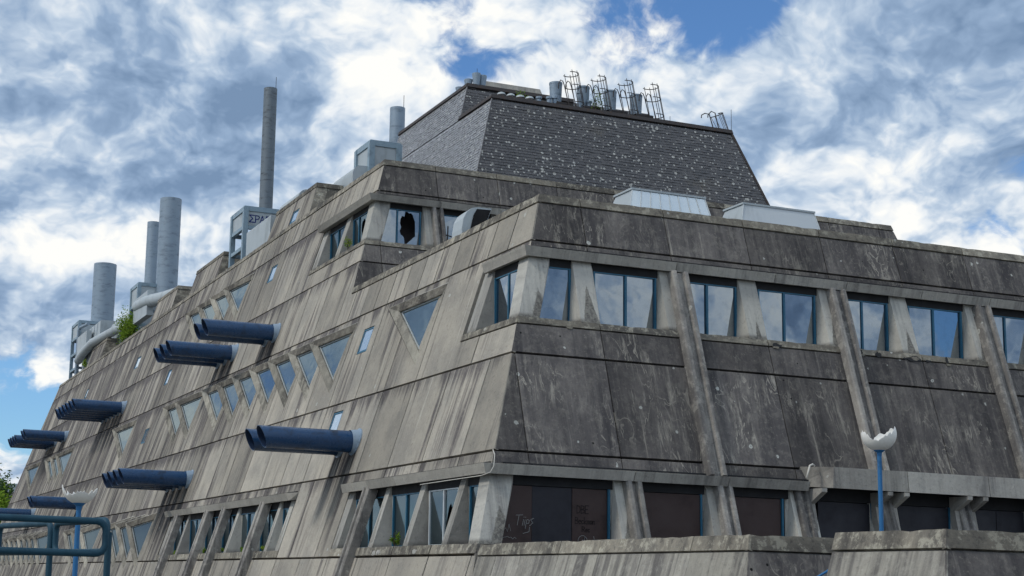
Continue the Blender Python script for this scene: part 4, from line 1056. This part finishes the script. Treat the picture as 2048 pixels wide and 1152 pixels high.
# water tanks and ladder cages on the slate roof
for i, x in enumerate((35.95, 37.61, 39.27, 40.87)):
    nm = ('leftmost of the four', 'second from the left of the four', 'third from the left of the four', 'rightmost of the four')[i]
    E_ = empty('water_tank', nm + ' grey concrete drums on the slate roof edge', 'tank', (x, 70.3, 25.25), 'drums on the slate roof')
    MB().lathe([(.30, 0), (.345, 1.05), (.36, 1.06), (.36, 1.16), (.30, 1.16), (.29, .9), (0, .9)], (x, 70.3, 25.68), 24).build('drum', M_ZINC, E_, smooth=True, angle=40)
    MB().box((x - .2, 69.7, 25.5), (x + .75, 70.7, 25.62)).build('platform', M_DARK, E_)
    for dx in (-.12, .65):
        MB().box((x + dx - .03, 69.8, 25.1), (x + dx + .03, 69.9, 25.5)).build('strut', M_DARK, E_)
    G_ = empty('ladder_cage', nm.replace('four', 'four upright').replace('leftmost of the four upright', 'leftmost of the four upright') + ' ladder cages on the slate roof edge', 'ladder', (x + .42, 69.6, 25.2), 'ladder cages on the slate roof')
    cx_, cy_, r_ = x + .58, 69.75, .44
    lean = lambda z: (.17 * (27.3 - z), -.06 * (27.3 - z))
    for k in range(6):
        th = math.radians(-105 + 210 * k / 5)
        f = lambda z: (cx_ + r_ * math.cos(th) + lean(z)[0], cy_ + r_ * math.sin(th) + lean(z)[1], z)
        MB().tube([f(25.30), f(27.36)], .019, 5).build('bar', M_DARK, G_)
    for z in (27.25, 26.55, 25.6):
        MB().tube([(cx_ + r_ * math.cos(math.radians(a)) + lean(z)[0], cy_ + r_ * math.sin(math.radians(a)) + lean(z)[1], z) for a in range(-120, 121, 15)], .024, 5).build('hoop', M_DARK, G_)
    for dx in (-.42, .0):
        l_ = lambda z: lean(z)
        MB().tube([(cx_ + dx - .28, cy_, 26.35), (cx_ + dx - .26, cy_, 26.65), (cx_ + dx - .15, cy_, 26.85), (cx_ + dx - .02, cy_, 26.8), (cx_ + dx + .04 + l_(26.6)[0] * .2, cy_, 26.6), (cx_ + dx + .02 + l_(25.3)[0], cy_ + l_(25.3)[1], 25.2)], .026, 6).build('handrail', M_DARK, G_)
G_ = empty('ladder_cage', 'tilted ladder cage alone at the right end of the slate roof', 'ladder', (45.6, 69.6, 25.2))
for k in range(7):
    th = math.radians(-90 + 180 * k / 6)
    MB().tube([(45.75 + .42 * math.cos(th), 70.0 + .42 * math.sin(th), 26.30 + .14 * math.cos(th)), (46.1 + .32 * math.cos(th), 69.6 + .3 * math.sin(th), 25.05)], .014, 5).build('bar', M_DARK, G_)
MB().tube([(45.75 + .42 * math.cos(math.radians(a)), 70.0 + .42 * math.sin(math.radians(a)), 26.30 + .14 * math.cos(math.radians(a))) for a in range(-100, 101, 20)], .028, 6).build('hoop', M_DARK, G_)
for dx in (0, .42):
    MB().tube([(44.72 + dx, 69.8, 25.95 + dx * .2), (44.74 + dx, 69.8, 26.12 + dx * .2), (44.95 + dx, 69.8, 26.25 + dx * .4), (45.2 + dx * .9, 69.75, 26.22 + dx * .3), (45.45 + dx * .8, 69.6, 25.1)], .03, 6).build('handrail', M_DARK, G_)

def trumpet(x, y, z0, h, r, label, n='roof_vent'):
    E_ = empty(n, label, 'vent', (x, y, z0), 'small vents on the slate roof')
    MB().lathe([(r * .7, 0), (r * .7, h * .5), (r, h * .95), (r, h), (r * .86, h), (r * .6, h * .6), (0, h * .6)], (x, y, z0), 18).build('funnel', M_ZINC, E_, smooth=True, angle=45)
    MB().lathe([(r * .8, 0), (r * .8, .06), (r * .7, .07)], (x, y, z0), 18).build('foot', M_DARK, E_)
for x, y, zt, lab in ((32.96, 76.4, 28.0, 'lowest'), (33.32, 76, 28.4, 'second'), (33.68, 75.7, 28.72, 'tallest'), (34.1, 75.8, 28.68, 'rightmost')):
    trumpet(x, y, 27.4, zt - 27.4, .25, lab + ' flared vent of the cluster on the peak of the slate roof')
for i, x in enumerate((32.55, 33.1, 33.65, 34.2)):
    E_ = empty('roof_vent', ('first', 'second', 'third', 'fourth')[i] + ' low domed vent from the left along the slate roof edge', 'vent', (x, 69.9, 25.25), 'low vents on the slate roof')
    MB().lathe([(.24, 0), (.24, .28), (.2, .38), (.1, .43), (0, .44)], (x, 69.9, 25.28), 16).build('dome', M_WHITE, E_, smooth=True, angle=50)
    MB().lathe([(.27, .2), (.27, .27)], (x, 69.9, 25.28), 16).build('band', M_DARK, E_)
for i, x in enumerate((34.75, 35.35, 35.68, 37.2, 37.75)):
    E_ = empty('roof_vent', ('first', 'second', 'third', 'fourth', 'fifth')[i] + ' upright pipe vent from the left between the domes and drums', 'vent', (x, 69.9, 25.25), 'pipe vents on the slate roof')
    hh = (.42, .5, .55, 1.05, .6)[i]
    MB().lathe([(.12, 0), (.12, hh), (.17, hh), (.17, hh + .1), (0, hh + .12)], (x, 69.9, 25.25), 14).build('pipe', M_ZINC, E_, smooth=True, angle=40)
    MB().lathe([(.15, 0), (.15, .05), (.12, .06)], (x, 69.9, 25.25), 14).build('foot', M_DARK, E_)
bm_ = MB().prism([(35.0, 77.6, 28.0), (39.2, 77.6, 28.0), (39.2, 79.5, 28.0), (35.0, 79.5, 28.0)], [(35.1, 77.9, 29.2), (38.8, 77.9, 29.2), (38.8, 79.3, 29.2), (35.1, 79.3, 29.2)])
o = bm_.build('roof_upstand', M_CANOPY); tag(o, 'long pale concrete upstand on top of the slate roof', 'roof upstand')
mst = [(46.4, 69.4, 25.2, 1.35, 'thin lightning rod at the right end of the slate roof'), (33.85, 76.0, 28.6, .55, 'thin rod above the flared vents on the peak'), (42.6, 69.6, 25.2, .5, 'short rod between the drums and the tilted ladder cage')]
for (x, y, z, h, lab) in mst:
    tag(MB().tube([(x, y, z), (x, y, z + h)], .014, 5).build('lightning_rod', M_DARK), lab, 'rod')
E_ = empty('steel_rack', 'black metal rack in front of the upper corner windows', 'rack', (26.5, 62, 12.6))
MB().tube([(26.25, 62, 12.6), (26.3, 62, 16.1)], .03, 6).build('leg', M_BLACKTAG, E_); MB().tube([(26.53, 62, 12.6), (26.58, 62, 16.08)], .03, 6).build('leg', M_BLACKTAG, E_)
MB().tube([(26.2, 62, 15.68), (26.55, 62, 15.62), (27.0, 62, 15.95)], .028, 6).build('arm', M_BLACKTAG, E_)
MB().tube([(26.22, 62, 15.4), (27.0, 62, 15.55)], .028, 6).build('arm', M_BLACKTAG, E_)
tag(MB().tube([(19.10, 41.25, 4.05), (19.10, 41.12, 3.9), (19.06, 41.08, 3.55), (18.95, 41.08, 3.36), (18.80, 41.4, 3.27), (18.75, 44, 3.25), (18.72, 46.0, 3.23)], .014, 8).build('loose_cable', M_CABLE, smooth=True), 'pale cable looped over the canopy corner above the boarded windows', 'cable')
tag(MB().tube([(30.55, 41.2, 4.16), (30.42, 41.12, 4.2), (30.28, 41.08, 4.15), (30.2, 41.06, 3.95), (30.12, 41.04, 3.74)], .03, 8).build('loose_hose', M_CABLE, smooth=True), 'pale hose end hooked over the start of the deep canopy', 'hose')

# ------------------------------------------------------------------ plants
def leaves(mb, cx_, cy_, cz_, rx, ry, rz, n_, s, clumps=14, rnd=random):
    cs = []
    for _ in range(clumps):
        v = Vector((rnd.gauss(0, 1), rnd.gauss(0, 1), rnd.gauss(0, 1))).normalized() * rnd.uniform(.35, .95)
        cs.append((v.x * rx, v.y * ry, v.z * rz, rnd.uniform(.25, .5)))
    for _ in range(n_):
        a, b, c_, q = rnd.choice(cs)
        p = Vector((cx_ + a + rnd.gauss(0, q * rx * .6), cy_ + b + rnd.gauss(0, q * ry * .6), cz_ + c_ + rnd.gauss(0, q * rz * .6)))
        u = Vector((rnd.gauss(0, 1), rnd.gauss(0, 1), rnd.gauss(0, .6))).normalized(); v = u.orthogonal().normalized()
        k = s * rnd.uniform(.6, 1.3)
        mb.add([p - u * k, p + v * k * .5, p + u * k, p - v * k * .5], [(0, 1, 2, 3)])
def shrub(name, label, cat, x, y, z0, rx, ry, rz, n_, s, mat=M_LEAF, stems=5, group=None, clumps=14, lift=.9):
    E_ = empty(name, label, cat, (x, y, z0), group)
    st = MB()
    for _ in range(stems):
        st.tube([(x + random.uniform(-.1, .1) * rx, y + random.uniform(-.1, .1) * ry, z0), (x + random.uniform(-.5, .5) * rx, y + random.uniform(-.5, .5) * ry, z0 + rz * lift), (x + random.uniform(-.8, .8) * rx, y + random.uniform(-.8, .8) * ry, z0 + rz * 1.6)], max(.012, rx * .03), 5, r2=.006)
    st.build('stems', M_BARK, E_)
    mb = MB(); leaves(mb, x, y, z0 + rz * lift, rx, ry, rz, n_, s, clumps); mb.build('foliage', mat, E_, recalc=False)
shrub('roof_shrub', 'bushy bright green shrub growing on the roof edge', 'shrub', 24.95, 129.0, 20.0, .9, 2.4, 1.35, 2600, .11, clumps=26)
shrub('roof_shrub', 'small green sprig on the roof edge by the farthest steel frame', 'shrub', 24.55, 147.2, 19.8, .3, .5, .55, 260, .08)
shrub('roof_plant', 'green weed beside the upstand on the slate roof', 'plant', 34.25, 71.0, 25.2, .32, .32, .62, 420, .06, clumps=8)
shrub('roof_plant', 'tall straggly weed between the drums on the slate roof', 'plant', 38.15, 69.7, 25.2, .42, .3, .75, 420, .055, clumps=12)
shrub('sill_plant', 'small leafy weed on the sill between the broken ground floor windows', 'plant', 18.62, 47.9, 1.24, .16, .26, .30, 200, .045, clumps=6)
shrub('sill_plant', 'green tuft on the sill of the upper corner windows', 'plant', 23.0, 66.2, 15.55, .14, .30, .28, 160, .05, clumps=6)
shrub('sill_plant', 'mossy tuft on the roof edge behind the white vent hood', 'plant', 23.1, 50.2, 12.9, .25, .5, .25, 240, .05, clumps=8)
for i, yy in enumerate((63.4, 66.9, 70.3, 73.6, 79.9)):
    shrub('sill_weed', ('rightmost', 'second from the right', 'middle', 'fourth from the right', 'leftmost')[i] + ' tuft of weeds on the sill between the ribs at lower left', 'plant', 18.62, yy, 1.24, .10, .28, .14, 90, .045, group='weeds along the ribbed sill', clumps=5, stems=2)
def tree(x, y, h, rx, label, mat=M_LEAF2, n_=2600):
    E_ = empty('tree', label, 'tree', (x, y, -1.65), 'trees beyond the far end of the building')
    tr = MB().tube([(x, y, -1.65), (x + .2, y, h * .35), (x - .1, y + .2, h * .6), (x + .1, y, h * .9)], rx * .09, 8, r2=.06)
    for _ in range(7):
        a = random.uniform(0, 6.28); z_ = h * random.uniform(.3, .7)
        tr.tube([(x, y, z_), (x + rx * .4 * math.cos(a), y + rx * .4 * math.sin(a), z_ + h * .12), (x + rx * .8 * math.cos(a), y + rx * .8 * math.sin(a), z_ + h * .2)], rx * .03, 5, r2=.03)
    tr.build('trunk', M_BARK, E_)
    mb = MB(); leaves(mb, x, y, h * .62, rx, rx, h * .36, n_, .30, 40); mb.build('crown', mat, E_, recalc=False)
tree(23.2, 212, 14.8, 2.6, 'dark pointed tree top at the far left behind the white roof')
tree(26.5, 230, 13.6, 3.0, 'paler tree top just left of the far end of the building')
tree(21.2, 186, 9.9, 2.6, 'bushy green tree in front of the low white roof at far left', M_LEAF)
E_ = empty('low_building', 'low white roofed building between the trees at the far left', 'building', (20, 240, -1.65))
MB().box((8, 240, -1.65), (34, 252, 12.4)).build('wall', M_CANOPY, E_); MB().box((7.5, 239.5, 12.4), (34.5, 252.5, 13.75)).build('roof', M_WHITE, E_)
for k in range(6): MB().box((10 + 4 * k, 239.9, 8.5), (12.4 + 4 * k, 239.99, 11)).build('window', M_GLASSDIM, E_)
